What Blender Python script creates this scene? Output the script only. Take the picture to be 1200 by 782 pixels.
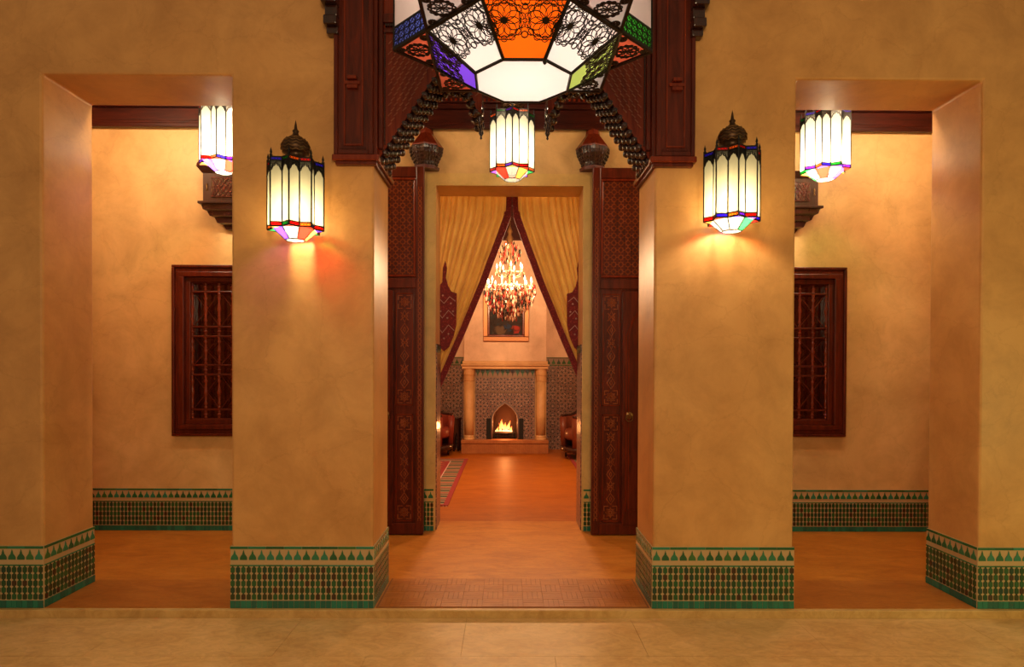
import bpy, bmesh, math, random
from mathutils import Vector, Matrix
R_ = math.radians
PI = math.pi
random.seed(7)
for o in list(bpy.data.objects):
    bpy.data.objects.remove(o)
SC = bpy.context.scene
COL = SC.collection

# ------------------------------------------------------------------ camera
cam_d = bpy.data.cameras.new('camera')
cam = bpy.data.objects.new('camera', cam_d)
COL.objects.link(cam)
SC.camera = cam
YAW, PITCH, ROLL = 0.0073, -0.0094, 0.0038
cam_d.sensor_fit = 'HORIZONTAL'
cam_d.sensor_width = 36.0
cam_d.lens = 36.0 * 730.5 / 1200.0
cam_d.shift_y = 46.0 / 1200.0
cam_d.clip_start = 0.05
fw = Vector((math.sin(YAW) * math.cos(PITCH), math.cos(YAW) * math.cos(PITCH), math.sin(PITCH)))
rt = Vector((math.cos(YAW), -math.sin(YAW), 0))
up = rt.cross(fw)
r2 = math.cos(ROLL) * rt + math.sin(ROLL) * up
u2 = -math.sin(ROLL) * rt + math.cos(ROLL) * up
M = Matrix((r2, u2, -fw)).transposed().to_4x4()
M.translation = Vector((-0.0362, -3.5264, 1.3703))
cam.matrix_world = M

# ------------------------------------------------------------------ world, unseen hall and gallery lights, exposure
W = bpy.data.worlds.new('hall_ambient')
SC.world = W
W.use_nodes = True
W.node_tree.nodes['Background'].inputs[0].default_value = (1.0, 0.74, 0.42, 1)
W.node_tree.nodes['Background'].inputs[1].default_value = 0.27
SC.view_settings.view_transform = 'Standard'
SC.view_settings.look = 'None'
SC.view_settings.exposure = 0.0
SC.view_settings.gamma = 1.0
SC.view_settings.use_curve_mapping = False


def point(name, loc, power, color, radius, parent=None):
    l = bpy.data.lights.new(name, 'POINT')
    l.energy = power
    l.color = color
    l.shadow_soft_size = radius
    o = bpy.data.objects.new(name, l)
    o.location = loc
    COL.objects.link(o)
    if parent:
        o.parent = parent
    return o


WARM = (1.0, 0.74, 0.44)
# added unseen light behind the camera, brightens the arcade wall
point('unseen_hall_light', (0.0, -4.0, 2.4), 190, (1.0, 0.74, 0.42), 0.35)
# added fill lights without fixtures, hidden above the lintels to brighten the gallery
for gx_, gp_ in ((-3.1, 33), (-2.1, 31), (0.0, 11), (2.1, 31), (3.1, 33)):
    point('gallery_fill', (gx_, 0.62, 3.42), gp_, (1.0, 0.77, 0.50), 0.10)
point('unseen_hall_light', (-3.2, -6.0, 3.4), 20, (1.0, 0.70, 0.40), 0.35)  # added weak fill from the back left, no lantern there
point('unseen_hall_light', (4.0, -2.4, 1.0), 60, (1.0, 1.0, 0.30), 0.3)


# ------------------------------------------------------------------ material helpers
def newmat(name):
    m = bpy.data.materials.new(name)
    m.use_nodes = True
    nt = m.node_tree
    nt.nodes.clear()
    out = nt.nodes.new('ShaderNodeOutputMaterial')
    return m, nt, out


def nd(nt, typ, props=None, **ins):
    n = nt.nodes.new(typ)
    for k, v in (props or {}).items():
        setattr(n, k, v)
    for k, v in ins.items():
        key = k.replace('_', ' ')
        s = n.inputs[key] if key in n.inputs else n.inputs[int(k[1:])]
        if hasattr(v, 'links') or isinstance(v, bpy.types.NodeSocket):
            nt.links.new(v, s)
        else:
            s.default_value = v
    return n


def c4(c):
    return (c[0], c[1], c[2], 1)


def ramp(nt, fac, stops, interp='LINEAR'):
    n = nt.nodes.new('ShaderNodeValToRGB')
    n.color_ramp.interpolation = interp
    el = n.color_ramp.elements
    while len(el) < len(stops):
        el.new(0.5)
    for e, (p, c) in zip(el, stops):
        e.position = p
        e.color = c4(c)
    nt.links.new(fac, n.inputs[0])
    return n.outputs[0]


def principled(nt, out, **kw):
    p = nd(nt, 'ShaderNodeBsdfPrincipled', None, **kw)
    nt.links.new(p.outputs[0], out.inputs[0])
    return p


def objco(nt):
    return nt.nodes.new('ShaderNodeTexCoord').outputs['Object']


def geoco(nt):
    return nt.nodes.new('ShaderNodeNewGeometry').outputs['Position']


def m_plain(name, col, rough=0.5, metal=0.0, coat=0.0, spec=0.5):
    m, nt, out = newmat(name)
    principled(nt, out, Base_Color=c4(col), Roughness=rough, Metallic=metal, Coat_Weight=coat, Specular_IOR_Level=spec)
    return m


def m_plaster(name, a, b, c, rough=0.42):
    """polished lime plaster: cloudy trowel marks and fine cracks"""
    m, nt, out = newmat(name)
    P = geoco(nt)
    n1 = nd(nt, 'ShaderNodeTexNoise', None, Vector=P, Scale=1.1, Detail=8.0, Roughness=0.62, Distortion=0.25)
    col = ramp(nt, n1.outputs[0], [(0.3, a), (0.52, b), (0.72, c)])
    n2 = nd(nt, 'ShaderNodeTexNoise', None, Vector=P, Scale=3.4, Detail=9.0, Roughness=0.68, Distortion=0.35)
    col2 = ramp(nt, n2.outputs[0], [(0.34, (0.83, 0.79, 0.73)), (0.60, (1.05, 1.04, 1.02))])
    mx = nd(nt, 'ShaderNodeMix', {'data_type': 'RGBA', 'blend_type': 'MULTIPLY'}, i0=1.0)
    nt.links.new(col, mx.inputs[6])
    nt.links.new(col2, mx.inputs[7])
    vo = nd(nt, 'ShaderNodeTexVoronoi', {'feature': 'DISTANCE_TO_EDGE'}, Scale=2.6)
    wp = nd(nt, 'ShaderNodeMix', {'data_type': 'VECTOR'}, i0=0.22)
    nt.links.new(P, wp.inputs[4])
    nt.links.new(n2.outputs[1], wp.inputs[5])
    nt.links.new(wp.outputs[1], vo.inputs['Vector'])
    cr = ramp(nt, vo.outputs[0], [(0.0, (0.86, 0.83, 0.78)), (0.012, (1, 1, 1))])
    mx2 = nd(nt, 'ShaderNodeMix', {'data_type': 'RGBA', 'blend_type': 'MULTIPLY'}, i0=0.6)
    nt.links.new(mx.outputs[2], mx2.inputs[6])
    nt.links.new(cr, mx2.inputs[7])
    ro = nd(nt, 'ShaderNodeMapRange', None, Value=n2.outputs[0], To_Min=rough - 0.08, To_Max=rough + 0.12)
    bp = nd(nt, 'ShaderNodeBump', None, Strength=0.12, Distance=0.02, Height=n2.outputs[0])
    principled(nt, out, Base_Color=mx2.outputs[2], Roughness=ro.outputs[0], Normal=bp.outputs[0], Specular_IOR_Level=0.45)
    return m


def m_wood(name, dark, light, rough=0.34, coat=0.18, axis='Z'):
    m, nt, out = newmat(name)
    P = geoco(nt)
    mp = nd(nt, 'ShaderNodeMapping', None, Vector=P)
    mp.inputs['Scale'].default_value = (9, 9, 1.2) if axis == 'Z' else (1.2, 9, 9)
    n1 = nd(nt, 'ShaderNodeTexNoise', None, Vector=mp.outputs[0], Scale=3.0, Detail=6.0, Roughness=0.65, Distortion=0.8)
    col = ramp(nt, n1.outputs[0], [(0.3, dark), (0.7, light)])
    bp = nd(nt, 'ShaderNodeBump', None, Strength=0.12, Distance=0.004, Height=n1.outputs[0])
    principled(nt, out, Base_Color=col, Roughness=rough, Coat_Weight=coat, Coat_Roughness=0.14, Specular_IOR_Level=0.25, Normal=bp.outputs[0])
    return m


def m_island(name, stops, rough=0.18, coat=0.3):
    """glazed tile pieces: each loose piece has its own tone"""
    m, nt, out = newmat(name)
    g = nt.nodes.new('ShaderNodeNewGeometry')
    oi = nt.nodes.new('ShaderNodeObjectInfo')
    ad = nd(nt, 'ShaderNodeMath', {'operation': 'ADD'}, i0=g.outputs['Random Per Island'], i1=oi.outputs['Random'])
    fr = nd(nt, 'ShaderNodeMath', {'operation': 'FRACT'}, i0=ad.outputs[0])
    col = ramp(nt, fr.outputs[0], stops, 'CONSTANT')
    n = nd(nt, 'ShaderNodeTexNoise', None, Scale=60.0, Detail=3.0)
    bp = nd(nt, 'ShaderNodeBump', None, Strength=0.15, Distance=0.004, Height=n.outputs[0])
    principled(nt, out, Base_Color=col, Roughness=rough, Coat_Weight=coat, Coat_Roughness=0.1, Normal=bp.outputs[0])
    return m


def m_glass(name, col, transp=0.25, tr=(0.9, 0.85, 0.7)):
    """frosted lantern glass: scatters the bulb behind it, lets some light straight through"""
    m, nt, out = newmat(name)
    a = nd(nt, 'ShaderNodeBsdfTranslucent', None, Color=c4(col))
    b = nd(nt, 'ShaderNodeBsdfTransparent', None, Color=c4(tr))
    mx = nd(nt, 'ShaderNodeMixShader', None, i0=transp)
    nt.links.new(a.outputs[0], mx.inputs[1])
    nt.links.new(b.outputs[0], mx.inputs[2])
    gl = nd(nt, 'ShaderNodeBsdfGlossy', None, Roughness=0.15)
    gl.inputs['Color'].default_value = (1, 1, 1, 1)
    mx2 = nd(nt, 'ShaderNodeMixShader', None, i0=0.04)
    nt.links.new(mx.outputs[0], mx2.inputs[1])
    nt.links.new(gl.outputs[0], mx2.inputs[2])
    nt.links.new(mx2.outputs[0], out.inputs[0])
    return m


def m_emit(name, col, s):
    m, nt, out = newmat(name)
    e = nd(nt, 'ShaderNodeEmission', None, Color=c4(col), Strength=s)
    nt.links.new(e.outputs[0], out.inputs[0])
    return m


def m_zellige(name, k, cols, plane='XZ', rough=0.3):
    """eight-fold star mosaic too fine to pick apart: sum of eight plane waves, thresholded"""
    m, nt, out = newmat(name)
    sp = nd(nt, 'ShaderNodeSeparateXYZ', None, Vector=geoco(nt))
    u = sp.outputs['X' if plane == 'XZ' else 'Y']
    v = sp.outputs['Z']
    tot = None
    for i in range(4):
        a = i * PI / 4
        mu = nd(nt, 'ShaderNodeMath', {'operation': 'MULTIPLY'}, i0=u, i1=k * math.cos(a))
        mv = nd(nt, 'ShaderNodeMath', {'operation': 'MULTIPLY_ADD'}, i0=v, i1=k * math.sin(a))
        nt.links.new(mu.outputs[0], mv.inputs[2])
        cs = nd(nt, 'ShaderNodeMath', {'operation': 'COSINE'}, i0=mv.outputs[0])
        if tot is None:
            tot = cs.outputs[0]
        else:
            tot = nd(nt, 'ShaderNodeMath', {'operation': 'ADD'}, i0=tot, i1=cs.outputs[0]).outputs[0]
    mr = nd(nt, 'ShaderNodeMapRange', None, Value=tot, From_Min=-3.0, From_Max=4.0)
    col = ramp(nt, mr.outputs[0], cols, 'CONSTANT')
    principled(nt, out, Base_Color=col, Roughness=rough, Coat_Weight=0.2)
    return m


def m_floor(name, a, b, c, rough, scale=(1.0, 2.6, 1.0), bump=0.05):
    m, nt, out = newmat(name)
    mp = nd(nt, 'ShaderNodeMapping', None, Vector=geoco(nt))
    mp.inputs['Scale'].default_value = scale
    n1 = nd(nt, 'ShaderNodeTexNoise', None, Vector=mp.outputs[0], Scale=2.2, Detail=8.0, Roughness=0.66, Distortion=1.2)
    col = ramp(nt, n1.outputs[0], [(0.3, a), (0.5, b), (0.7, c)])
    n2 = nd(nt, 'ShaderNodeTexNoise', None, Vector=mp.outputs[0], Scale=9.0, Detail=6.0, Roughness=0.7, Distortion=2.0)
    f2 = ramp(nt, n2.outputs[0], [(0.35, (0.8, 0.74, 0.68)), (0.6, (1.06, 1.05, 1.04))])
    mx = nd(nt, 'ShaderNodeMix', {'data_type': 'RGBA', 'blend_type': 'MULTIPLY'}, i0=0.8)
    nt.links.new(col, mx.inputs[6])
    nt.links.new(f2, mx.inputs[7])
    ro = nd(nt, 'ShaderNodeMapRange', None, Value=n2.outputs[0], To_Min=rough - 0.06, To_Max=rough + 0.1)
    bp = nd(nt, 'ShaderNodeBump', None, Strength=bump, Distance=0.02, Height=n2.outputs[0])
    principled(nt, out, Base_Color=mx.outputs[2], Roughness=ro.outputs[0], Normal=bp.outputs[0], Specular_IOR_Level=0.2)
    return m


MT = {}
MT['plaster'] = m_plaster('ochre_polished_plaster', (0.54, 0.25, 0.074), (0.61, 0.30, 0.096), (0.66, 0.345, 0.12))
MT['plaster_back'] = m_plaster('sand_polished_plaster', (0.63, 0.385, 0.15), (0.69, 0.44, 0.18), (0.75, 0.50, 0.22))
MT['plaster_room'] = m_plaster('rose_plaster', (0.66, 0.42, 0.27), (0.71, 0.47, 0.31), (0.75, 0.51, 0.35), 0.6)
MT['plaster_yellow'] = m_plaster('yellow_plaster', (0.66, 0.43, 0.14), (0.71, 0.48, 0.165), (0.75, 0.52, 0.19))
MT['wood'] = m_wood('mahogany_varnished', (0.045, 0.0050, 0.0018), (0.135, 0.017, 0.005))
MT['wood_red'] = m_wood('mahogany_red_panel', (0.10, 0.010, 0.0035), (0.22, 0.030, 0.008), 0.26)
MT['wood_dark'] = m_wood('dark_carved_wood', (0.016, 0.005, 0.004), (0.050, 0.013, 0.009), 0.22, 0.9)
MT['wood_box'] = m_wood('old_walnut', (0.022, 0.007, 0.004), (0.060, 0.018, 0.010), 0.34, 0.2)
MT['wood_carve'] = m_wood('polished_highlit_carving', (0.17, 0.034, 0.013), (0.34, 0.085, 0.033), 0.2, 0.8)  # base colour lightened to stand in for highlights on the relief
MT['wood_x'] = m_wood('mahogany_beam', (0.022, 0.0030, 0.0012), (0.065, 0.0085, 0.0030), 0.40, 0.12, 'X')
MT['floor'] = m_floor('burnished_terracotta', (0.40, 0.12, 0.014), (0.50, 0.168, 0.021), (0.58, 0.22, 0.034), 0.40)
MT['floor_salon'] = m_floor('glossy_orange_terracotta', (0.31, 0.072, 0.005), (0.38, 0.096, 0.007), (0.44, 0.125, 0.012), 0.42)
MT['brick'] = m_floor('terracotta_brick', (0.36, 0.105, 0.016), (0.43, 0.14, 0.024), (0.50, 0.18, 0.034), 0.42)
MT['joint'] = m_plain('mortar_joint', (0.24, 0.08, 0.018), 0.8)
MT['marble'] = m_floor('honey_marble', (0.57, 0.32, 0.11), (0.65, 0.395, 0.155), (0.72, 0.46, 0.20), 0.42, (1.0, 1.6, 1.0), 0.02)
MT['kerb'] = m_floor('kerb_stone', (0.50, 0.27, 0.085), (0.60, 0.36, 0.13), (0.66, 0.42, 0.17), 0.35)
MT['grout'] = m_plain('cream_tile', (0.52, 0.34, 0.17), 0.3, 0, 0.2)
GREENS = [(0.0, (0.014, 0.13, 0.050)), (0.25, (0.022, 0.18, 0.085)), (0.5, (0.012, 0.10, 0.038)), (0.7, (0.025, 0.20, 0.115)), (0.88, (0.04, 0.15, 0.04))]
MT['green'] = m_island('green_glazed_tile', GREENS)
MT['checker'] = m_island('dark_green_mosaic', [(0.0, (0.011, 0.065, 0.022)), (0.3, (0.016, 0.10, 0.032)), (0.62, (0.03, 0.045, 0.014)), (0.76, (0.05, 0.025, 0.012)), (0.84, (0.008, 0.05, 0.03))])
MT['teal'] = m_island('teal_green_tile', [(0.0, (0.008, 0.14, 0.09)), (0.35, (0.012, 0.18, 0.115)), (0.7, (0.009, 0.115, 0.08))])
MT['metal'] = m_plain('blackened_metal', (0.012, 0.009, 0.007), 0.4, 0.6)
MT['brass'] = m_plain('aged_brass', (0.22, 0.11, 0.04), 0.38, 0.9)
MT['dome'] = m_plain('pierced_bronze', (0.06, 0.028, 0.012), 0.35, 0.7)
MT['frost'] = m_glass('frosted_glass', (0.46, 0.44, 0.36), 0.34, (1, 0.96, 0.86))
MT['clear'] = m_glass('clear_ribbed_glass', (0.5, 0.48, 0.40), 0.80, (1, 0.97, 0.85))
MT['cream'] = m_glass('cream_glass', (0.36, 0.335, 0.235), 0.36, (1, 0.93, 0.74))
for nm, c in (('red', (0.75, 0.025, 0.012)), ('blue', (0.10, 0.035, 0.62)), ('green_glass', (0.03, 0.34, 0.07)), ('amber', (0.85, 0.28, 0.05)), ('violet', (0.30, 0.07, 0.66))):
    MT[nm] = m_glass(nm + '_stained_glass', c, 0.5, c)
MT['big_white'] = m_glass('opal_glass', (0.80, 0.69, 0.62), 0.0)
MT['big_orange'] = m_glass('orange_glass', (0.98, 0.115, 0.003), 0.0)
MT['big_purple'] = m_glass('purple_glass', (0.16, 0.05, 0.62), 0.0)
MT['big_green'] = m_glass('lime_glass', (0.34, 0.42, 0.09), 0.0)
MT['big_blue'] = m_glass('blue_glass', (0.26, 0.30, 0.62), 0.0)
MT['big_red'] = m_glass('coral_glass', (0.9, 0.16, 0.07), 0.0)
MT['big_leaf'] = m_glass('leaf_green_glass', (0.16, 0.55, 0.12), 0.0)
MT['bulb'] = m_emit('warm_bulb', (1.0, 0.72, 0.40), 7.0)


# ------------------------------------------------------------------ mesh helpers
class MB:
    def __init__(s):
        s.v = []
        s.f = []

    def add(s, vs, fs):
        n = len(s.v)
        s.v += [tuple(p) for p in vs]
        s.f += [tuple(i + n for i in f) for f in fs]
        return s

    def box(s, x0, x1, y0, y1, z0, z1):
        return s.add([(x0, y0, z0), (x1, y0, z0), (x1, y1, z0), (x0, y1, z0), (x0, y0, z1), (x1, y0, z1), (x1, y1, z1), (x0, y1, z1)],
                     [(0, 3, 2, 1), (4, 5, 6, 7), (0, 1, 5, 4), (1, 2, 6, 5), (2, 3, 7, 6), (3, 0, 4, 7)])

    def prism(s, poly, y0, y1):
        """polygon in x,z (counter-clockwise seen from -y) extruded from y0 to y1"""
        n = len(poly)
        vs = [(x, y0, z) for x, z in poly] + [(x, y1, z) for x, z in poly]
        fs = [tuple(range(n)), tuple(range(2 * n - 1, n - 1, -1))]
        fs += [(i, i + n, (i + 1) % n + n, (i + 1) % n) for i in range(n)]
        return s.add(vs, fs)

    def lathe(s, prof, n=16, c=(0, 0, 0), a0=0.0, full=True, a1=2 * PI, rot=0.0):
        m = n if full else n + 1
        vs, fs = [], []
        for r, z in prof:
            for i in range(m):
                a = rot + a0 + (a1 - a0) * i / n
                vs.append((c[0] + r * math.cos(a), c[1] + r * math.sin(a), c[2] + z))
        k = len(prof)
        for j in range(k - 1):
            for i in range(n if full else n):
                i2 = (i + 1) % m
                fs.append((j * m + i, j * m + i2, (j + 1) * m + i2, (j + 1) * m + i))
        if prof[0][0] > 1e-6:
            fs.append(tuple(range(m - 1, -1, -1)))
        if prof[-1][0] > 1e-6:
            fs.append(tuple((k - 1) * m + i for i in range(m)))
        return s.add(vs, fs)

    def tube(s, pts, r, n=6, closed=False, radii=None):
        P = [Vector(p) for p in pts]
        k = len(P)
        vs, fs = [], []
        prev = None
        for i in range(k):
            a = P[i - 1] if (i > 0 or closed) else P[i]
            b = P[(i + 1) % k] if (i < k - 1 or closed) else P[i]
            t = (b - a)
            t = t.normalized() if t.length > 1e-9 else Vector((0, 0, 1))
            if prev is None:
                h = Vector((0, 0, 1)) if abs(t.z) < 0.9 else Vector((1, 0, 0))
                x = t.cross(h).normalized()
            else:
                x = (prev - t * prev.dot(t)).normalized()
            prev = x
            y = t.cross(x)
            rr = radii[i] if radii else r
            for j in range(n):
                an = 2 * PI * (j + 0.5) / n
                vs.append(P[i] + (x * math.cos(an) + y * math.sin(an)) * rr)
        for i in range(k if closed else k - 1):
            i2 = (i + 1) % k
            for j in range(n):
                j2 = (j + 1) % n
                fs.append((i * n + j, i * n + j2, i2 * n + j2, i2 * n + j))
        if not closed:
            fs.append(tuple(range(n - 1, -1, -1)))
            fs.append(tuple((k - 1) * n + j for j in range(n)))
        return s.add(vs, fs)

    def xf(s, mat, start=0):
        s.v = s.v[:start] + [tuple(mat @ Vector(p)) for p in s.v[start:]]
        return s

    def mesh(s, name, mat, smooth=False):
        me = bpy.data.meshes.new(name)
        me.from_pydata(s.v, [], s.f)
        bm = bmesh.new()
        bm.from_mesh(me)
        bmesh.ops.recalc_face_normals(bm, faces=bm.faces)
        bm.to_mesh(me)
        bm.free()
        if smooth:
            me.polygons.foreach_set('use_smooth', [True] * len(me.polygons))
        me.materials.append(MT[mat] if isinstance(mat, str) else mat)
        me.update()
        return me

    def build(s, name, mat, parent=None, smooth=False, world=True, bevel=0.0):
        """world=True: vertices are given in world space (parent unrotated)"""
        if parent is not None and world:
            L = Vector((0, 0, 0))
            q = parent
            while q:
                L = L + q.location
                q = q.parent
            s.v = [(x - L.x, y - L.y, z - L.z) for x, y, z in s.v]
        o = bpy.data.objects.new(name, s.mesh(name, mat, smooth))
        COL.objects.link(o)
        if parent is not None:
            o.parent = parent
        if bevel:
            b = o.modifiers.new('bevel', 'BEVEL')
            b.width = bevel
            b.segments = 2
            b.limit_method = 'ANGLE'
        return o


def inst(name, me, parent, loc=(0, 0, 0), rot=(0, 0, 0), scale=None):
    o = bpy.data.objects.new(name, me)
    COL.objects.link(o)
    o.parent = parent
    o.location = loc
    o.rotation_euler = rot
    if scale:
        o.scale = scale
    return o


def thing(name, label, cat, loc=(0, 0, 0), rz=0.0, group=None):
    o = bpy.data.objects.new(name, None)
    o.empty_display_size = 0.1
    COL.objects.link(o)
    o.location = loc
    o.rotation_euler = (0, 0, rz)
    return tag(o, label, cat, group)


def tag(o, label, cat, group=None, kind=None):
    o['label'] = label
    if cat:
        o['category'] = cat
    if group:
        o['group'] = group
    if kind:
        o['kind'] = kind
    return o


def struct(o, label, cat):
    return tag(o, label, cat, None, 'structure')


# ------------------------------------------------------------------ dimensions
A, B, C_, HO, T = 2.651, 1.593, 0.793, 3.003, 0.43       # arcade openings: outer edge, pillar outer edge, pillar inner edge, head, thickness
WB, WT = 1.664, 0.33                                     # back wall of the gallery: face, thickness
DX0, DX1, DH = -0.635, 0.588, 2.873                      # doorway in it
XE = 4.4                                                 # gallery half length

# ------------------------------------------------------------------ structure
HT = 4.5
poly = [(-XE, 0), (-A, 0), (-A, HO), (-B, HO), (-B, 0), (-C_, 0), (-C_, 4.2), (C_, 4.2), (C_, 0), (B, 0), (B, HO), (A, HO), (A, 0), (XE, 0), (XE, HT), (-XE, HT)]
o = MB().prism(poly, 0, T).build('wall_front', 'plaster', bevel=0.014)
struct(o, 'ochre plaster arcade wall with four pillars and three openings', 'wall')


def wall_holes(x0, x1, z0, z1, y0, y1, holes):
    """solid wall with rectangular holes, as one closed mesh"""
    m = MB()
    xs = sorted({x0, x1} | {h[i] for h in holes for i in (0, 1)})
    zs = sorted({z0, z1} | {h[i] for h in holes for i in (2, 3)})
    solid = {}
    for i in range(len(xs) - 1):
        for j in range(len(zs) - 1):
            cx, cz = (xs[i] + xs[i + 1]) / 2, (zs[j] + zs[j + 1]) / 2
            solid[i, j] = not any(h[0] < cx < h[1] and h[2] < cz < h[3] for h in holes)
    for (i, j), s in solid.items():
        if not s:
            continue
        a, b, c, d = xs[i], xs[i + 1], zs[j], zs[j + 1]
        m.add([(a, y0, c), (b, y0, c), (b, y0, d), (a, y0, d)], [(0, 1, 2, 3)])
        m.add([(a, y1, c), (b, y1, c), (b, y1, d), (a, y1, d)], [(3, 2, 1, 0)])
        if not solid.get((i - 1, j), False):
            m.add([(a, y0, c), (a, y1, c), (a, y1, d), (a, y0, d)], [(3, 2, 1, 0)])
        if not solid.get((i + 1, j), False):
            m.add([(b, y0, c), (b, y1, c), (b, y1, d), (b, y0, d)], [(0, 1, 2, 3)])
        if not solid.get((i, j - 1), False):
            m.add([(a, y0, c), (b, y0, c), (b, y1, c), (a, y1, c)], [(3, 2, 1, 0)])
        if not solid.get((i, j + 1), False):
            m.add([(a, y0, d), (b, y0, d), (b, y1, d), (a, y1, d)], [(0, 1, 2, 3)])
    return m


WINL, WINR = (-2.80, -1.86, 0.79, 2.20), (1.83, 2.775, 0.80, 2.205)
holes = [(DX0, DX1, -0.0, DH)] + [(w[0] + 0.07, w[1] - 0.07, w[2] + 0.07, w[3] - 0.07) for w in (WINL, WINR)]
o = wall_holes(-XE, XE, 0, 4.2, WB, WB + WT, holes).build('wall_back', 'plaster_back')
struct(o, 'sand plaster back wall of the gallery with the tall doorway', 'wall')
o = MB().box(-XE - 0.2, -XE, 0.43, WB, 0, 4.2).build('wall_left', 'plaster_back')
struct(o, 'plaster end wall of the gallery on the left', 'wall')
o = MB().box(XE, XE + 0.2, 0.43, WB, 0, 4.2).build('wall_right', 'plaster_back')
struct(o, 'plaster end wall of the gallery on the right', 'wall')
# yellow plaster band round the doorway
o = MB().add([], [])
o.prism([(DX0 - 0.075, 0), (DX0, 0), (DX0, DH), (DX1, DH), (DX1, 0), (DX1 + 0.06, 0), (DX1 + 0.06, DH + 0.10), (DX0 - 0.075, DH + 0.10)], WB - 0.006, WB + 0.002)
o = o.build('trim_1', 'plaster_yellow')
struct(o, 'smooth yellow plaster band around the central doorway', 'trim')

# floors
o = MB().box(-XE, XE, 0.0, WB + WT, -0.12, 0.0).build('floor', 'floor')
FLOOR = struct(o, 'burnished orange terracotta floor of the gallery', 'floor')
o = MB().box(-3.2, 3.2, WB + WT, 7.2, -0.12, 0.0).build('floor_salon', 'floor_salon')
struct(o, 'glossy orange floor of the salon in front of the fireplace', 'floor')
HZ = -0.044
o = MB().box(-XE, XE, -7.0, -0.032, HZ - 0.1, HZ - 0.004).build('floor_hall', 'joint')
FH = struct(o, 'pale honey marble floor of the hall below the step', 'floor')
sw, sd = 0.92, 0.46
y = -0.034
row = 0
while y > -2.4:
    x = -XE + (0.0 if row % 2 else -0.46)
    while x < XE:
        x0, x1 = max(-XE, x), min(XE, x + sw)
        if x1 - x0 > 0.05:
            m = MB().box(x0 + 0.0008, x1 - 0.0008, y - sd + 0.0008, y - 0.0008, HZ - 0.02, HZ - random.random() * 0.0006)
            m.build('slab', 'marble', FH)
        x += sw
    y -= sd
    row += 1
o = MB().box(-XE, XE, -0.034, 0.0, HZ - 0.02, 0.0).build('trim_2', 'kerb', bevel=0.004)
struct(o, 'worn stone edge of the step running below the pillars', 'step')

# basket-weave bricks in the threshold between the two middle pillars
mod = 0.118
bw = mod / 4
bh = MB().box(-mod / 2 + 0.001, mod / 2 - 0.001, -bw / 2 + 0.0011, bw / 2 - 0.0011, 0, 0.0035).mesh('brick', 'brick')
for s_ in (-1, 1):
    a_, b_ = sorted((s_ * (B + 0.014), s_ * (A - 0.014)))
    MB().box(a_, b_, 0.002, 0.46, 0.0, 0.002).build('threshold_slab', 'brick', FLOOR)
thr = MB().box(-C_ + 0.015, C_ - 0.015, 0.002, 0.49, 0.0, 0.0012).build('threshold_bed', 'joint', FLOOR)
for i in range(13):
    for j in range(4):
        cx, cy = (i - 6) * mod, 0.012 + (j + 0.5) * mod
        for k in range(4):
            d = (k - 1.5) * bw
            if (i + j) % 2:
                inst('brick', bh, FLOOR, (cx, cy + d, random.random() * 0.0006))
            else:
                inst('brick', bh, FLOOR, (cx + d, cy, random.random() * 0.0006), (0, 0, PI / 2))

# ceilings
o = MB().box(-XE, XE, 0.0, WB + WT, 3.95, 4.05).build('ceiling', 'wood_x')
struct(o, 'dark wooden ceiling of the gallery', 'ceiling')
for x in range(-8, 9):
    MB().box(x * 0.5 - 0.05, x * 0.5 + 0.05, T + 0.001, WB - 0.09, 3.85, 3.95).build('beam', 'wood_x', o)
# moulded wooden frieze along the back wall
m = MB()
FZ = 3.325
fr = struct(m.box(-XE, XE, WB - 0.03, WB, FZ + 0.02, 3.95).build('trim_3', 'wood_x'), 'dark moulded wooden frieze along the top of the back wall', 'trim')
for z0, z1, d in ((FZ, FZ + 0.035, 0.055), (FZ + 0.035, FZ + 0.06, 0.04), (FZ + 0.16, FZ + 0.20, 0.07), (FZ + 0.20, FZ + 0.235, 0.095), (FZ + 0.40, FZ + 0.44, 0.06), (FZ + 0.52, FZ + 0.62, 0.11)):
    MB().box(-XE, XE, WB - d, WB - 0.02, z0, z1).build('moulding', 'wood_x', fr, bevel=0.006)
m = MB()
for i in range(-110, 111):
    m.box(i * 0.0385 - 0.009, i * 0.0385 + 0.009, WB - 0.105, WB - 0.093, FZ + 0.208, FZ + 0.226)
b = m.build('bead_row', 'wood_red', fr)
b['kind'] = 'stuff'
for i in range(-9, 10):
    MB().box(i * 0.45 - 0.05, i * 0.45 + 0.05, WB - 0.06, WB - 0.02, FZ + 0.27, FZ + 0.36).build('block', 'wood_x', fr, bevel=0.01)


# ------------------------------------------------------------------ glazed tile dadoes
mp_ = 0.0497
half = [(0.0200, 0), (0.0200, 0.012), (0.0170, 0.019), (0.0120, 0.026), (0.0060, 0.033), (0.0050, 0.040), (0.0026, 0.047), (0, 0.057)]
mer = [(x, z) for x, z in half] + [(-x, z) for x, z in reversed(half[:-1])]
MERLON = MB().prism(mer, -0.0035, 0.0).mesh('merlon_tile', 'green')


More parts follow.
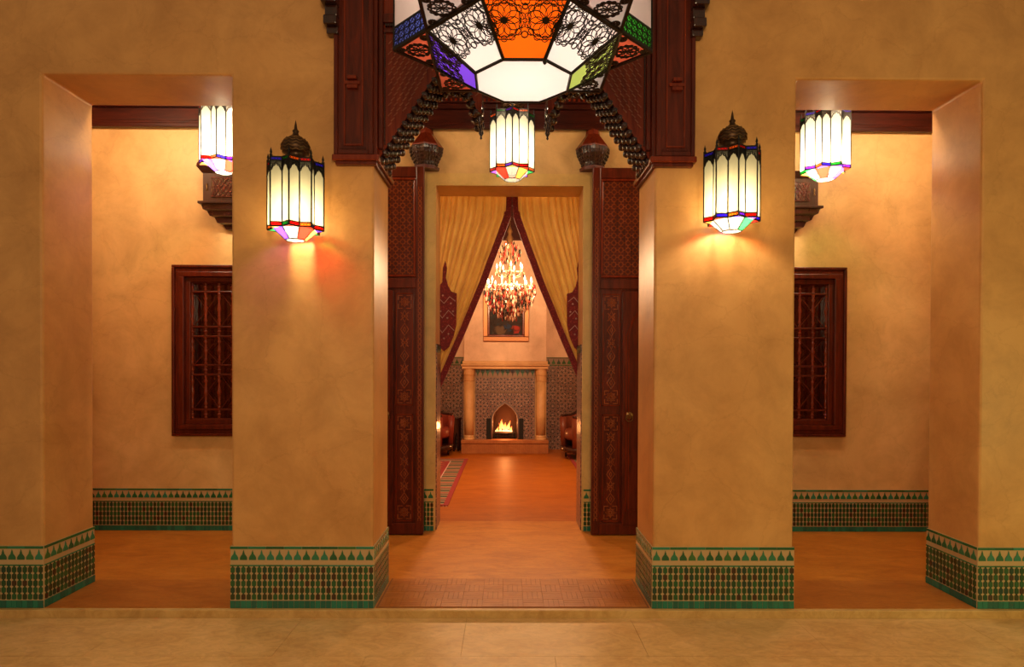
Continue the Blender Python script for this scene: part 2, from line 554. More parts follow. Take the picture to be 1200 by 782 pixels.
def dado(name, label, loc, rz, L, phase=0.5):
    back = MB().box(0, L, -0.005, 0.0, 0.0, 0.352)
    root = back.build(name, 'grout', None, bevel=0.002)
    root.location = loc
    root.rotation_euler = (0, 0, rz)
    struct(root, label, 'tile dado')
    n = int(round(L / mp_))
    p = L / n
    for i in range(n):
        inst('merlon_tile', MERLON, root, ((i + phase) * p, -0.005, 0.2745))
    y0, y1 = -0.0082, -0.0048
    m = MB()
    nb = max(1, int(round(L / 0.105)))
    for i in range(nb):
        m.box(i * L / nb + 0.001, (i + 1) * L / nb - 0.001, y0, y1, 0.336, 0.350)
        m.box(i * L / nb + 0.001, (i + 1) * L / nb - 0.001, y0, y1, 0.239, 0.246)
    b = m.build('border_tile', 'green', root, world=False)
    b['kind'] = 'stuff'
    nc = int(round(L / 0.0298))
    cp = L / nc
    m, t = MB(), MB()
    rz_ = (0.236 - 0.045) / 5
    for i in range(nc):
        cx = (i + 0.5) * cp
        t.box(cx - cp * 0.47, cx + cp * 0.47, y0, y1, 0.002, 0.043)
        for j in range(5):
            cz = 0.045 + (j + 0.5) * rz_
            a, b_, q = 0.0118, 0.0152, 0.0042
            m.prism([(cx - a, cz - b_ + q), (cx - a + q, cz - b_), (cx + a - q, cz - b_), (cx + a, cz - b_ + q), (cx + a, cz + b_ - q), (cx + a - q, cz + b_), (cx - a + q, cz + b_), (cx - a, cz + b_ - q)], y0, y1)
            m.box(cx - 0.0045, cx + 0.0045, y0, y1, cz + b_ + 0.0008, cz + b_ + rz_ - 2 * b_ - 0.0008)
    b = m.build('mosaic_piece', 'checker', root, world=False)
    b['kind'] = 'stuff'
    b = t.build('foot_tile', 'teal', root, world=False)
    b['kind'] = 'stuff'
    return root


dado('baseboard_left_pillar', 'green merlon tile dado across the front of the left pillar', (-B - 0.005, 0, 0), 0, B - C_ + 0.010)
dado('baseboard_right_pillar', 'green merlon tile dado across the front of the right pillar', (C_ - 0.005, 0, 0), 0, B - C_ + 0.010)
dado('baseboard_far_left_pillar', 'green merlon tile dado across the pillar at the left edge', (-A - 0.8, 0, 0), 0, 0.805)
dado('baseboard_far_right_pillar', 'green merlon tile dado across the pillar at the right edge', (A - 0.005, 0, 0), 0, 0.805)
dado('baseboard_left_pillar_side', 'receding tile dado on the left pillar beside the central passage', (-C_, 0.0, 0), PI / 2, T)
dado('baseboard_right_pillar_side', 'receding tile dado on the right pillar beside the central passage', (C_, T, 0), -PI / 2, T)
dado('baseboard_far_left_side', 'receding tile dado inside the left opening on its outer pillar', (-A, 0.0, 0), PI / 2, T)
dado('baseboard_far_right_side', 'receding tile dado inside the right opening on its outer pillar', (A, T, 0), -PI / 2, T)
dado('baseboard_left_pillar_outer_side', 'tile dado on the side of the left pillar facing the left opening', (-B, T, 0), -PI / 2, T)
dado('baseboard_right_pillar_outer_side', 'tile dado on the side of the right pillar facing the right opening', (B, 0.0, 0), PI / 2, T)
dado('baseboard_back_left', 'long green tile dado on the back wall seen through the left opening', (-3.6, WB, 0), 0, 3.6 + DX0 - 0.012)
dado('baseboard_back_right', 'long green tile dado on the back wall seen through the right opening', (DX1 + 0.012, WB, 0), 0, 3.6 - DX1 - 0.012)

# ------------------------------------------------------------------ windows with turned grilles
SPINDLE = {}


def spindle(h):
    key = round(h, 3)
    if key not in SPINDLE:
        p = [(0.010, 0), (0.010, 0.06 * h), (0.006, 0.10 * h), (0.013, 0.16 * h), (0.007, 0.24 * h), (0.010, 0.42 * h), (0.014, 0.5 * h), (0.010, 0.58 * h), (0.007, 0.76 * h), (0.013, 0.84 * h), (0.006, 0.90 * h), (0.010, 0.94 * h), (0.010, h)]
        SPINDLE[key] = MB().lathe([(r * 1.35, z) for r, z in p], 8).mesh('spindle', 'wood_red', True)
    return SPINDLE[key]


m_, nt, out = newmat('dim_tinted_pane')
a_ = nd(nt, 'ShaderNodeBsdfTransparent', None, Color=(0.17, 0.08, 0.055, 1))
g_ = nd(nt, 'ShaderNodeBsdfGlossy', None, Roughness=0.05)
x_ = nd(nt, 'ShaderNodeMixShader', None, i0=0.06)
nt.links.new(a_.outputs[0], x_.inputs[1])
nt.links.new(g_.outputs[0], x_.inputs[2])
nt.links.new(x_.outputs[0], out.inputs[0])
MT['pane'] = m_


def window(name, label, w):
    x0, x1, z0, z1 = w
    root = bpy.data.objects.new(name, None)
    COL.objects.link(root)
    root.location = ((x0 + x1) / 2, WB, z0)
    struct(root, label, 'window')

    def ring(a, b, ya, yb, mat, nm='frame'):
        m = MB()
        m.box(x0 + a, x1 - a, ya, yb, z1 - b, z1 - a)
        m.box(x0 + a, x1 - a, ya, yb, z0 + a, z0 + b)
        m.box(x0 + a, x0 + b, ya, yb, z0 + b, z1 - b)
        m.box(x1 - b, x1 - a, ya, yb, z0 + b, z1 - b)
        return m.build(nm, mat, root, bevel=0.004)
    ring(0.0, 0.022, WB - 0.045, WB, 'wood')
    ring(0.022, 0.055, WB - 0.028, WB, 'wood', 'frame_moulding')
    ring(0.055, 0.095, WB - 0.038, WB + 0.04, 'wood', 'inner_moulding')
    ring(0.095, 0.135, WB - 0.006, WB + 0.09, 'wood', 'sash')
    gx0, gx1, gz0, gz1 = x0 + 0.135, x1 - 0.135, z0 + 0.135, z1 - 0.135
    H = gz1 - gz0
    hs = [0.0, 0.07, 0.325, 0.395, 0.605, 0.675, 0.93, 1.0]
    yc = WB + 0.03
    for i, f in enumerate(hs):
        z = gz0 + H * f
        MB().box(gx0, gx1, yc - 0.012, yc + 0.012, z - 0.008, z + 0.008).build('rail', 'wood', root, bevel=0.003)
    n = 6
    for i in range(n + 1):
        x = gx0 + (gx1 - gx0) * i / n
        for j in range(7):
            h = H * (hs[j + 1] - hs[j]) - 0.012
            inst('spindle', spindle(h), root, (x - root.location.x, 0.03, gz0 + H * hs[j] + 0.006 - z0))
    # crossed bars in the tall cells
    for i in range(0, n, 2):
        xa, xb = gx0 + (gx1 - gx0) * i / n, gx0 + (gx1 - gx0) * (i + 2) / n
        for j in (1, 3, 5):
            za, zb = gz0 + H * hs[j], gz0 + H * hs[j + 1]
            m = MB().tube([(xa, yc + 0.02, za), (xb, yc + 0.02, zb)], 0.0045, 4).tube([(xa, yc + 0.02, zb), (xb, yc + 0.02, za)], 0.0045, 4)
            m.build('crossed_bar', 'wood', root)
    MB().box(x0 + 0.071, x1 - 0.071, WB + 0.091, WB + 0.097, z0 + 0.071, z1 - 0.071).build('pane', 'pane', root)
    return root


window('window_1', 'window with turned wooden grille behind the left opening', WINL)
window('window_2', 'window with turned wooden grille behind the right opening', WINR)


# ------------------------------------------------------------------ carved wooden wall boxes above the windows
def wall_box(label, cx, z0, z1):
    root = thing('wall_box', label, 'wooden box', (cx, WB, z0), 0, 'carved boxes above the grille windows')
    h = z1 - z0
    w = 0.19
    MB().box(-w, w, -0.15, 0, 0.05, h - 0.05).build('body', 'wood_box', root, world=False, bevel=0.004)
    MB().box(-w - 0.03, w + 0.03, -0.18, 0, 0.03, 0.05).build('lower_ledge', 'wood_box', root, world=False, bevel=0.004)
    m = MB()
    m.add([(-w - 0.005, -0.155, h - 0.05), (w + 0.005, -0.155, h - 0.05), (w + 0.005, 0, h - 0.05), (-w - 0.005, 0, h - 0.05),
           (-w - 0.04, -0.19, h), (w + 0.04, -0.19, h), (w + 0.04, 0, h), (-w - 0.04, 0, h)], [(0, 3, 2, 1), (4, 5, 6, 7), (0, 1, 5, 4), (1, 2, 6, 5), (2, 3, 7, 6), (3, 0, 4, 7)])
    m.build('cornice', 'wood_box', root, world=False, bevel=0.003)
    for s in (-1, 1):
        inst('finial', MB().lathe([(0.006, 0), (0.014, 0.01), (0.008, 0.02), (0.0, 0.035)], 8).mesh('finial', 'wood'), root, (s * (w + 0.025), -0.175, h))
    # scalloped corbel under the box
    m = MB()
    pr = [(0.20, 0.03), (0.19, -0.01), (0.165, -0.02), (0.15, -0.055), (0.12, -0.065), (0.105, -0.105), (0.07, -0.115), (0.05, -0.15), (0.0, -0.16)]
    for i in range(len(pr) - 1):
        (a, za), (b, zb) = pr[i], pr[i + 1]
        ya, yb = a / 0.2 * 0.16, b / 0.2 * 0.16
        m.add([(-a, -ya, za), (a, -ya, za), (a, 0, za), (-a, 0, za), (-b, -yb, zb), (b, -yb, zb), (b, 0, zb), (-b, 0, zb)], [(0, 1, 5, 4), (1, 2, 6, 5), (3, 0, 4, 7), (2, 3, 7, 6)])
    m.build('corbel', 'wood_dark', root, world=False)
    # pierced front door
    d = MB().box(-0.12, 0.12, -0.156, -0.149, 0.085, h - 0.085).build('door', 'wood_dark', root, world=False)
    m = MB()
    zz0, zz1 = 0.09, h - 0.09
    for k in range(-6, 7):
        for s in (-1, 1):
            xa, xb = k * 0.04 - 0.06 * s, k * 0.04 + 0.06 * s
            pts = []
            for t in (0.0, 1.0):
                pts.append((max(-0.115, min(0.115, xa + (xb - xa) * t)), -0.159, zz0 + (zz1 - zz0) * t))
            if abs(pts[0][0] - pts[1][0]) > 0.02:
                m.tube(pts, 0.004, 4)
    for z in (zz0, (zz0 + zz1) / 2, zz1):
        m.tube([(-0.12, -0.159, z), (0.12, -0.159, z)], 0.004, 4)
    m.build('lattice', 'wood', d, world=False)
    s = 1 if cx > 0 else -1
    MB().lathe([(0.004, 0), (0.008, 0.01), (0.004, 0.02), (0.008, 0.045), (0.003, 0.06)], 8, (s * 0.155, -0.155, h / 2 - 0.03)).build('latch', 'brass', root, world=False)
    return root


wall_box('dark carved wooden wall box above the left grille window', -2.30, 2.64, 2.97)
wall_box('dark carved wooden wall box above the right grille window', 2.285, 2.63, 2.955)

# ------------------------------------------------------------------ carved wooden portal in the central opening
P = thing('carved_portal', 'dark mahogany portal with carved muqarnas arch above the central passage', 'portal', (0, 0.2, 2.5))
PT = 4.3
for s in (-1, 1):
    def bx(nm, mat, xa, xb, ya, yb, za, zb, bev=0.004, par=None):
        a, b = sorted((s * xa, s * xb))
        return MB().box(a, b, ya, yb, za, zb).build(nm, mat, par or P, bevel=bev)
    sp_ = bx('side_panel', 'wood', 0.79, 1.005, -0.030, 0.0, 2.52, PT)
    # its raised moulding frame
    m = MB()
    for xa, xb, za, zb in ((0.985, 1.007, 2.55, PT), (0.79, 0.815, 2.55, PT), (0.815, 0.985, 2.55, 2.575)):
        a, b = sorted((s * xa, s * xb))
        m.box(a, b, -0.046, -0.028, za, zb)
    m.build('panel_moulding', 'wood', P, bevel=0.005)
    m = MB()
    for xa, xb, za, zb in ((0.945, 0.955, 2.60, PT), (0.845, 0.855, 2.60, PT), (0.855, 0.945, 2.60, 2.612)):
        a, b = sorted((s * xa, s * xb))
        m.box(a, b, -0.037, -0.028, za, zb)
    m.build('inner_bead', 'wood_red', P, bevel=0.003)
    m = MB()
    for i in range(16):
        a, b = sorted((s * (0.828 + i * 0.0092), s * (0.833 + i * 0.0092)))
        m.box(a, b, -0.036, -0.028, 2.582, 2.594)
    m.build('dentils', 'wood', P)
    m = MB()
    for k, (w_, d_) in enumerate(((0.030, 0.052), (0.042, 0.044), (0.026, 0.060))):
        z = 2.915 + k * 0.024
        m.box(s * 0.905 - w_, s * 0.905 + w_, -d_, -0.028, z, z + 0.02)
    m.build('block_ornament', 'wood_red', P, bevel=0.003)
    # sill moulding wraps the pillar corner into the reveal
    m = MB()
    a, b = sorted((s * 0.755, s * 1.015))
    m.box(a, b, -0.055, 0.0, 2.515, 2.548)
    a, b = sorted((s * 0.758, s * 0.793))
    m.box(a, b, 0.0, T, 2.515, 2.548)
    m.build('sill_moulding', 'wood_red', P, bevel=0.006)
    m = MB()
    a, b = sorted((s * 0.770, s * 1.0))
    m.box(a, b, -0.04, 0.0, 2.495, 2.515)
    a, b = sorted((s * 0.774, s * 0.793))
    m.box(a, b, 0.0, T, 2.495, 2.515)
    m.build('lower_moulding', 'wood', P, bevel=0.005)
    bx('reveal_lining', 'wood', 0.770, 0.793, -0.02, T, 2.548, PT)
    # cornice corbel that ends outside the panel
    cb = MB()
    for za, zb, d_, xb in ((3.21, 3.25, 0.06, 1.045), (3.25, 3.30, 0.09, 1.055), (3.30, 3.36, 0.075, 1.05), (3.36, 3.43, 0.11, 1.065), (3.43, 3.7, 0.14, 1.09)):
        a, b = sorted((s * 0.98, s * xb))
        cb.box(a, b, -d_, 0.0, za, zb)
    cb.build('cornice_corbel', 'wood_dark', P, bevel=0.008)

# spandrel with the lobed arch cut out
prof = [(-0.772, 2.55), (-0.742, 2.60), (-0.462, 3.015), (-0.44, 3.03), (-0.37, 3.045), (-0.30, 3.03), (-0.275, 3.0), (-0.212, 2.82), (-0.190, 2.82), (-0.182, 3.08), (-0.12, 3.17), (-0.05, 3.20), (0, 3.21)]
full = prof + [(-x, z) for x, z in reversed(prof[:-1])]
sp = MB().prism([(-0.772, PT)] + full + [(0.772, PT)], 0.035, 0.075).build('spandrel', 'wood_red', P)
so = MB().prism([(-0.772, 2.9 + 1.0)] + [(x, z + 0.012) for x, z in full] + [(0.772, 3.9)], 0.075, 0.31).build('arch_soffit', 'wood_dark', P)
# carved diagonal dashes on the spandrel field
m = MB()


def arch_z(x):
    for (xa, za), (xb, zb) in zip(full[:-1], full[1:]):
        if xa <= x <= xb and xb > xa:
            return za + (zb - za) * (x - xa) / (xb - xa)
    return 9


for i in range(-22, 23):
    for j in range(0, 24):
        x = i * 0.033 + (0.0165 if j % 2 else 0)
        z = 2.60 + j * 0.029
        if abs(x) > 0.715 or z > 3.22 or z < max(arch_z(x - 0.012), arch_z(x + 0.012)) + 0.04:
            continue
        d = 0.0105
        sg = 1 if x < 0 else -1
        m.tube([(x - d, 0.034, z - sg * d), (x + d, 0.034, z + sg * d)], 0.0042, 4)
cv = m.build('spandrel_carving', 'wood_carve', P)
cv['kind'] = 'stuff'
m = MB()
for s in (-1, 1):
    a, b = sorted((s * 0.745, s * 0.770))
    m.box(a, b, 0.005, 0.04, 2.60, PT)
m.box(-0.745, 0.745, 0.005, 0.04, 3.31, 3.36)
m.box(-0.745, 0.745, 0.018, 0.04, 3.26, 3.285)
m.build('spandrel_frame', 'wood', P, bevel=0.005)
m = MB()
for i in range(-56, 57):
    m.box(i * 0.013 - 0.004, i * 0.013 + 0.004, 0.010, 0.03, 3.292, 3.304)
for s in (-1, 1):
    for i in range(54):
        m.box(s * 0.737 - 0.0035, s * 0.737 + 0.0035, 0.022, 0.036, 2.63 + i * 0.012, 2.637 + i * 0.012)
bd = m.build('bead_row', 'wood_dark', P)
bd['kind'] = 'stuff'
# muqarnas scales lining the soffit
sc_me = MB().lathe([(0.0, -0.030), (0.010, -0.027), (0.020, -0.017), (0.0255, -0.002), (0.024, 0.012), (0.014, 0.026)], 10).mesh('muqarnas_scale', 'wood_dark', True)
dist = 0.0
pts = [Vector((x, 0, z)) for x, z in full]
step = 0.05
seg = [(pts[i], pts[i + 1]) for i in range(len(pts) - 1)]
tot = sum((b - a).length for a, b in seg)
nst = int(tot / step)
for k in range(nst + 1):
    d = k * tot / nst
    for a, b in seg:
        L = (b - a).length
        if d <= L + 1e-6:
            break
        d -= L
    p = a + (b - a) * (d / L)
    if abs(p.x) < 0.195:
        continue
    tdir = (b - a).normalized()
    nrm = Vector((tdir.z, 0, -tdir.x))           # out of the wood, into the opening
    tilt = math.atan2(-nrm.x, -nrm.z)
    for rrow in range(5):
        yy = 0.058 + rrow * 0.055
        off = (rrow % 2) * 0.5 * step
        q = p + tdir * off * (1 if k < nst else 0) - nrm * (-0.004)
        inst('muqarnas_scale', sc_me, P, (q.x, yy - 0.2, q.z - 2.5), (0, tilt * 0.75, 0))
drop = MB().lathe([(0.0, -0.075), (0.008, -0.066), (0.005, -0.055), (0.016, -0.035), (0.012, -0.015), (0.022, 0.0), (0.018, 0.03)], 8).mesh('pendant_drop', 'wood_dark', True)
for x in (-0.202, 0.202):
    for yy in (0.07, 0.18, 0.28):
        inst('pendant_drop', drop, P, (x, yy - 0.2, 2.825 - 2.5))


# ------------------------------------------------------------------ carved door leaves folded back against the wall
def diamond_carving(m, cx, z0, z1, y, w, r=0.0060):
    """carved column: rosettes at both ends, lozenges between"""
    def tb(pp, cl=False):
        m.tube([(x, y, z) for x, z in pp], r, 4, cl)
    for zc in (z0 + w, z1 - w):
        for k in range(4):
            a = k * PI / 4
            tb([(cx - w * 0.8 * math.cos(a), zc - w * 0.8 * math.sin(a)), (cx + w * 0.8 * math.cos(a), zc + w * 0.8 * math.sin(a))])
        tb([(cx + 0.55 * w * math.cos(a), zc + 0.55 * w * math.sin(a)) for a in [i * PI / 6 for i in range(12)]], True)
        for sx in (-1, 1):
            for sz in (-1, 1):
                tb([(cx + sx * w, zc + sz * w * 0.3), (cx + sx * w, zc + sz * w), (cx + sx * w * 0.3, zc + sz * w)])
    za, zb = z0 + 2.2 * w, z1 - 2.2 * w
    n = max(2, int(round((zb - za) / (2.0 * w))))
    h = (zb - za) / n
    for i in range(n):
        zc = za + (i + 0.5) * h
        k = 0.62 if i % 2 else 0.9
        tb([(cx - w * k * 0.7, zc), (cx, zc + h * 0.46), (cx + w * k * 0.7, zc), (cx, zc - h * 0.46)], True)
        if i % 2:
            tb([(cx - w * 0.6, zc - h * 0.3), (cx + w * 0.6, zc + h * 0.3)])
            tb([(cx + w * 0.6, zc - h * 0.3), (cx - w * 0.6, zc + h * 0.3)])
        else:
            tb([(cx - w * 0.2, zc), (cx, zc + h * 0.2), (cx + w * 0.2, zc), (cx, zc - h * 0.2)], True)


def door_leaf(label, xh, s):
    """xh: hinge edge beside the doorway; s: direction in which the leaf extends"""
    Wd, Hd = 0.63, 2.985
    y0, y1 = 1.535, 1.580
    root = thing('door_leaf', label, 'door', (xh + s * Wd / 2, 1.56, 0.006), 0, 'carved door leaves of the doorway')

    def X(d):
        return xh + s * d

    def bx(nm, mat, da, db, ya, yb, za, zb, bev=0.004, par=None):
        a, b = sorted((X(da), X(db)))
        m = MB().box(a, b, ya, yb, za, zb)
        if par is None:
            return m.build(nm, mat, root, bevel=bev)
        return m.build(nm, mat, par, bevel=bev)
    bx('board', 'wood', 0, Wd, y0, y1, 0.008, Hd)
    st = bx('hinge_stile', 'wood', 0, 0.062, y0 - 0.016, y0, 0.008, Hd)
    bx('outer_stile', 'wood', Wd - 0.06, Wd, y0 - 0.016, y0, 0.008, Hd)
    for za, zb in ((0.008, 0.10), (2.90, Hd), (2.005, 2.085)):
        bx('rail', 'wood', 0.062, Wd - 0.06, y0 - 0.013, y0, za, zb)
    # guilloche down the hinge stile
    m = MB()
    n = 66
    for ph in (0, PI):
        m.tube([(X(0.031 + 0.015 * math.sin(i * PI / 2 + ph + PI / 4)), y0 - 0.017, 0.12 + i * (2.72 / (n * 2))) for i in range(n * 2)], 0.0052, 4)
    for i in range(n // 2):
        m.lathe([(0.0, 0.004), (0.006, 0.0), (0.0, -0.004)], 6, (X(0.031), y0 - 0.018, 0.14 + i * 2.72 / (n / 2)))
    g = m.build('stile_carving', 'wood_carve', root)
    g['kind'] = 'stuff'
    # upper panel: interlaced strapwork
    px0, px1, pz0, pz1 = 0.085, Wd - 0.085, 2.115, 2.875
    m = MB()
    for a_, b_, c__, d_ in ((px0 - 0.02, px1 + 0.02, pz1, pz1 + 0.02), (px0 - 0.02, px1 + 0.02, pz0 - 0.02, pz0), (px0 - 0.02, px0, pz0, pz1), (px1, px1 + 0.02, pz0, pz1)):
        xa, xb = sorted((X(a_), X(b_)))
        m.box(xa, xb, y0 - 0.02, y0, c__, d_)
    m.build('panel_moulding', 'wood_red', root, bevel=0.006)
    bx('panel', 'wood', px0, px1, y0 - 0.004, y0, pz0, pz1, 0)
    m = MB()
    cs = 0.0575
    nx, nz = int(round((px1 - px0) / cs)), int(round((pz1 - pz0) / cs))
    cx_, cz_ = (px1 - px0) / nx, (pz1 - pz0) / nz
    for i in range(nx):
        for j in range(nz):
            xa, za = X(px0 + (i + 0.5) * cx_), pz0 + (j + 0.5) * cz_
            for k in range(2):
                q = k * PI / 4
                m.tube([(xa + 0.0235 * math.cos(q + t * PI / 2), y0 - 0.0055, za + 0.0235 * math.sin(q + t * PI / 2)) for t in range(4)], 0.0056, 4, True)
            for t in range(4):
                q = t * PI / 2
                m.tube([(xa + 0.0235 * math.cos(q), y0 - 0.0055, za + 0.0235 * math.sin(q)), (xa + cx_ * 0.5 * math.cos(q), y0 - 0.0055, za + cz_ * 0.5 * math.sin(q))], 0.0056, 4)
    lt = m.build('strapwork_carving', 'wood_carve', root)
    lt['kind'] = 'stuff'
    # two carved columns beside the wicket
    for za, zb in ((1.055, 1.965), (0.115, 0.985)):
        xa, xb = sorted((X(0.085), X(0.225)))
        m = MB()
        m.box(xa, xa + 0.008, y0 - 0.010, y0, za, zb).box(xb - 0.008, xb, y0 - 0.010, y0, za, zb).box(xa, xb, y0 - 0.010, y0, zb - 0.008, zb).box(xa, xb, y0 - 0.010, y0, za, za + 0.008)
        m.build('column_frame', 'wood_red', root)
        m = MB()
        diamond_carving(m, X(0.155), za + 0.02, zb - 0.02, y0 - 0.003, 0.052)
        cvv = m.build('column_carving', 'wood_carve', root)
        cvv['kind'] = 'stuff'
    # wicket door: raised frame with a pointed arch head
    wk = bx('wicket', 'wood', 0.245, Wd - 0.065, y0 - 0.022, y0 - 0.004, 0.09, 1.985)
    m = MB()
    xa, xb = sorted((X(0.275), X(Wd - 0.095)))
    xc = (xa + xb) / 2
    for o_ in (0.0, 0.02):
        m.tube([(xa + o_, y0 - 0.023, 0.2 + o_), (xa + o_, y0 - 0.023, 1.62), (xa + 0.05, y0 - 0.023, 1.76 - o_), (xc, y0 - 0.023, 1.86 - o_), (xb - 0.05, y0 - 0.023, 1.76 - o_), (xb - o_, y0 - 0.023, 1.62), (xb - o_, y0 - 0.023, 0.2 + o_)], 0.006, 4, True)
    m.build('wicket_moulding', 'wood_red', wk)
    k = MB().lathe([(0.03, 0), (0.03, 0.004), (0.012, 0.008), (0.0, 0.014)], 12)
    k.xf(Matrix.Translation((X(0.30), y0 - 0.022, 0.98)) @ Matrix.Rotation(PI / 2, 4, 'X'))
    k.tube([(X(0.30) + 0.028 * math.sin(a), y0 - 0.034, 0.96 - 0.028 * math.cos(a)) for a in [i * PI / 8 for i in range(16)]], 0.004, 5, True)
    k.build('knocker', 'brass', wk)
    return root


door_leaf('carved mahogany door leaf folded back left of the doorway', -0.715, -1)
door_leaf('carved mahogany door leaf folded back right of the doorway', 0.650, 1)


def corbel(label, cx):
    root = thing('door_corbel', label, 'corbel', (cx, WB, 2.98), 0, 'carved corbels above the door leaves')

    def half(prof, mat, nm, d=1.0):
        # half octagon plan against the wall
        m = MB()
        ang = [PI + i * PI / 4 for i in range(5)]
        vs, fs = [], []
        for r, z in prof:
            for a in ang:
                vs.append((r * math.cos(a), min(0, r * 1.08 * math.sin(a)), z))
        k = len(ang)
        for j in range(len(prof) - 1):
            for i in range(k):
                i2 = (i + 1) % k
                fs.append((j * k + i, j * k + i2, (j + 1) * k + i2, (j + 1) * k + i))
        fs.append(tuple(range(k)))
        fs.append(tuple((len(prof) - 1) * k + i for i in range(k)))
        m.add(vs, fs)
        return m.build(nm, mat, root, world=False)
    half([(0.105, 0.010), (0.110, 0.036)], 'wood', 'ledge')
    half([(0.088, 0.036), (0.098, 0.07), (0.130, 0.135), (0.138, 0.165), (0.138, 0.19)], 'wood_dark', 'body')
    half([(0.142, 0.19), (0.142, 0.20), (0.060, 0.31), (0.055, 0.35)], 'wood_red', 'hood')
    m = MB()
    rows = ((0.055, 0.090, 12), (0.082, 0.100, 14), (0.108, 0.113, 14), (0.135, 0.125, 16), (0.162, 0.131, 16), (0.182, 0.132, 16))
    for z, r, n in rows:
        for i in range(n):
            a = PI + PI * (i + 0.5) / n
            m.lathe([(0.0, -0.014), (0.009, -0.005), (0.010, 0.005), (0.0, 0.013)], 6, (r * math.cos(a), r * 1.02 * math.sin(a), z))
    cvv = m.build('muqarnas_carving', 'wood_dark', root, world=False)
    cvv['kind'] = 'stuff'
    return root


corbel('faceted carved corbel above the left door leaf', -0.715)
corbel('faceted carved corbel above the right door leaf', 0.665)


# ------------------------------------------------------------------ star lanterns
def star_pts(R):
    return [(R * (1.0 if k % 2 == 0 else 0.7654) * math.cos(k * PI / 8), R * (1.0 if k % 2 == 0 else 0.7654) * math.sin(k * PI / 8)) for k in range(16)]


LCOL = ['red', 'blue', 'green_glass', 'amber', 'violet']
_pm = {}


def pmesh(key, fn):
    if key not in _pm:
        _pm[key] = fn()
    return _pm[key]


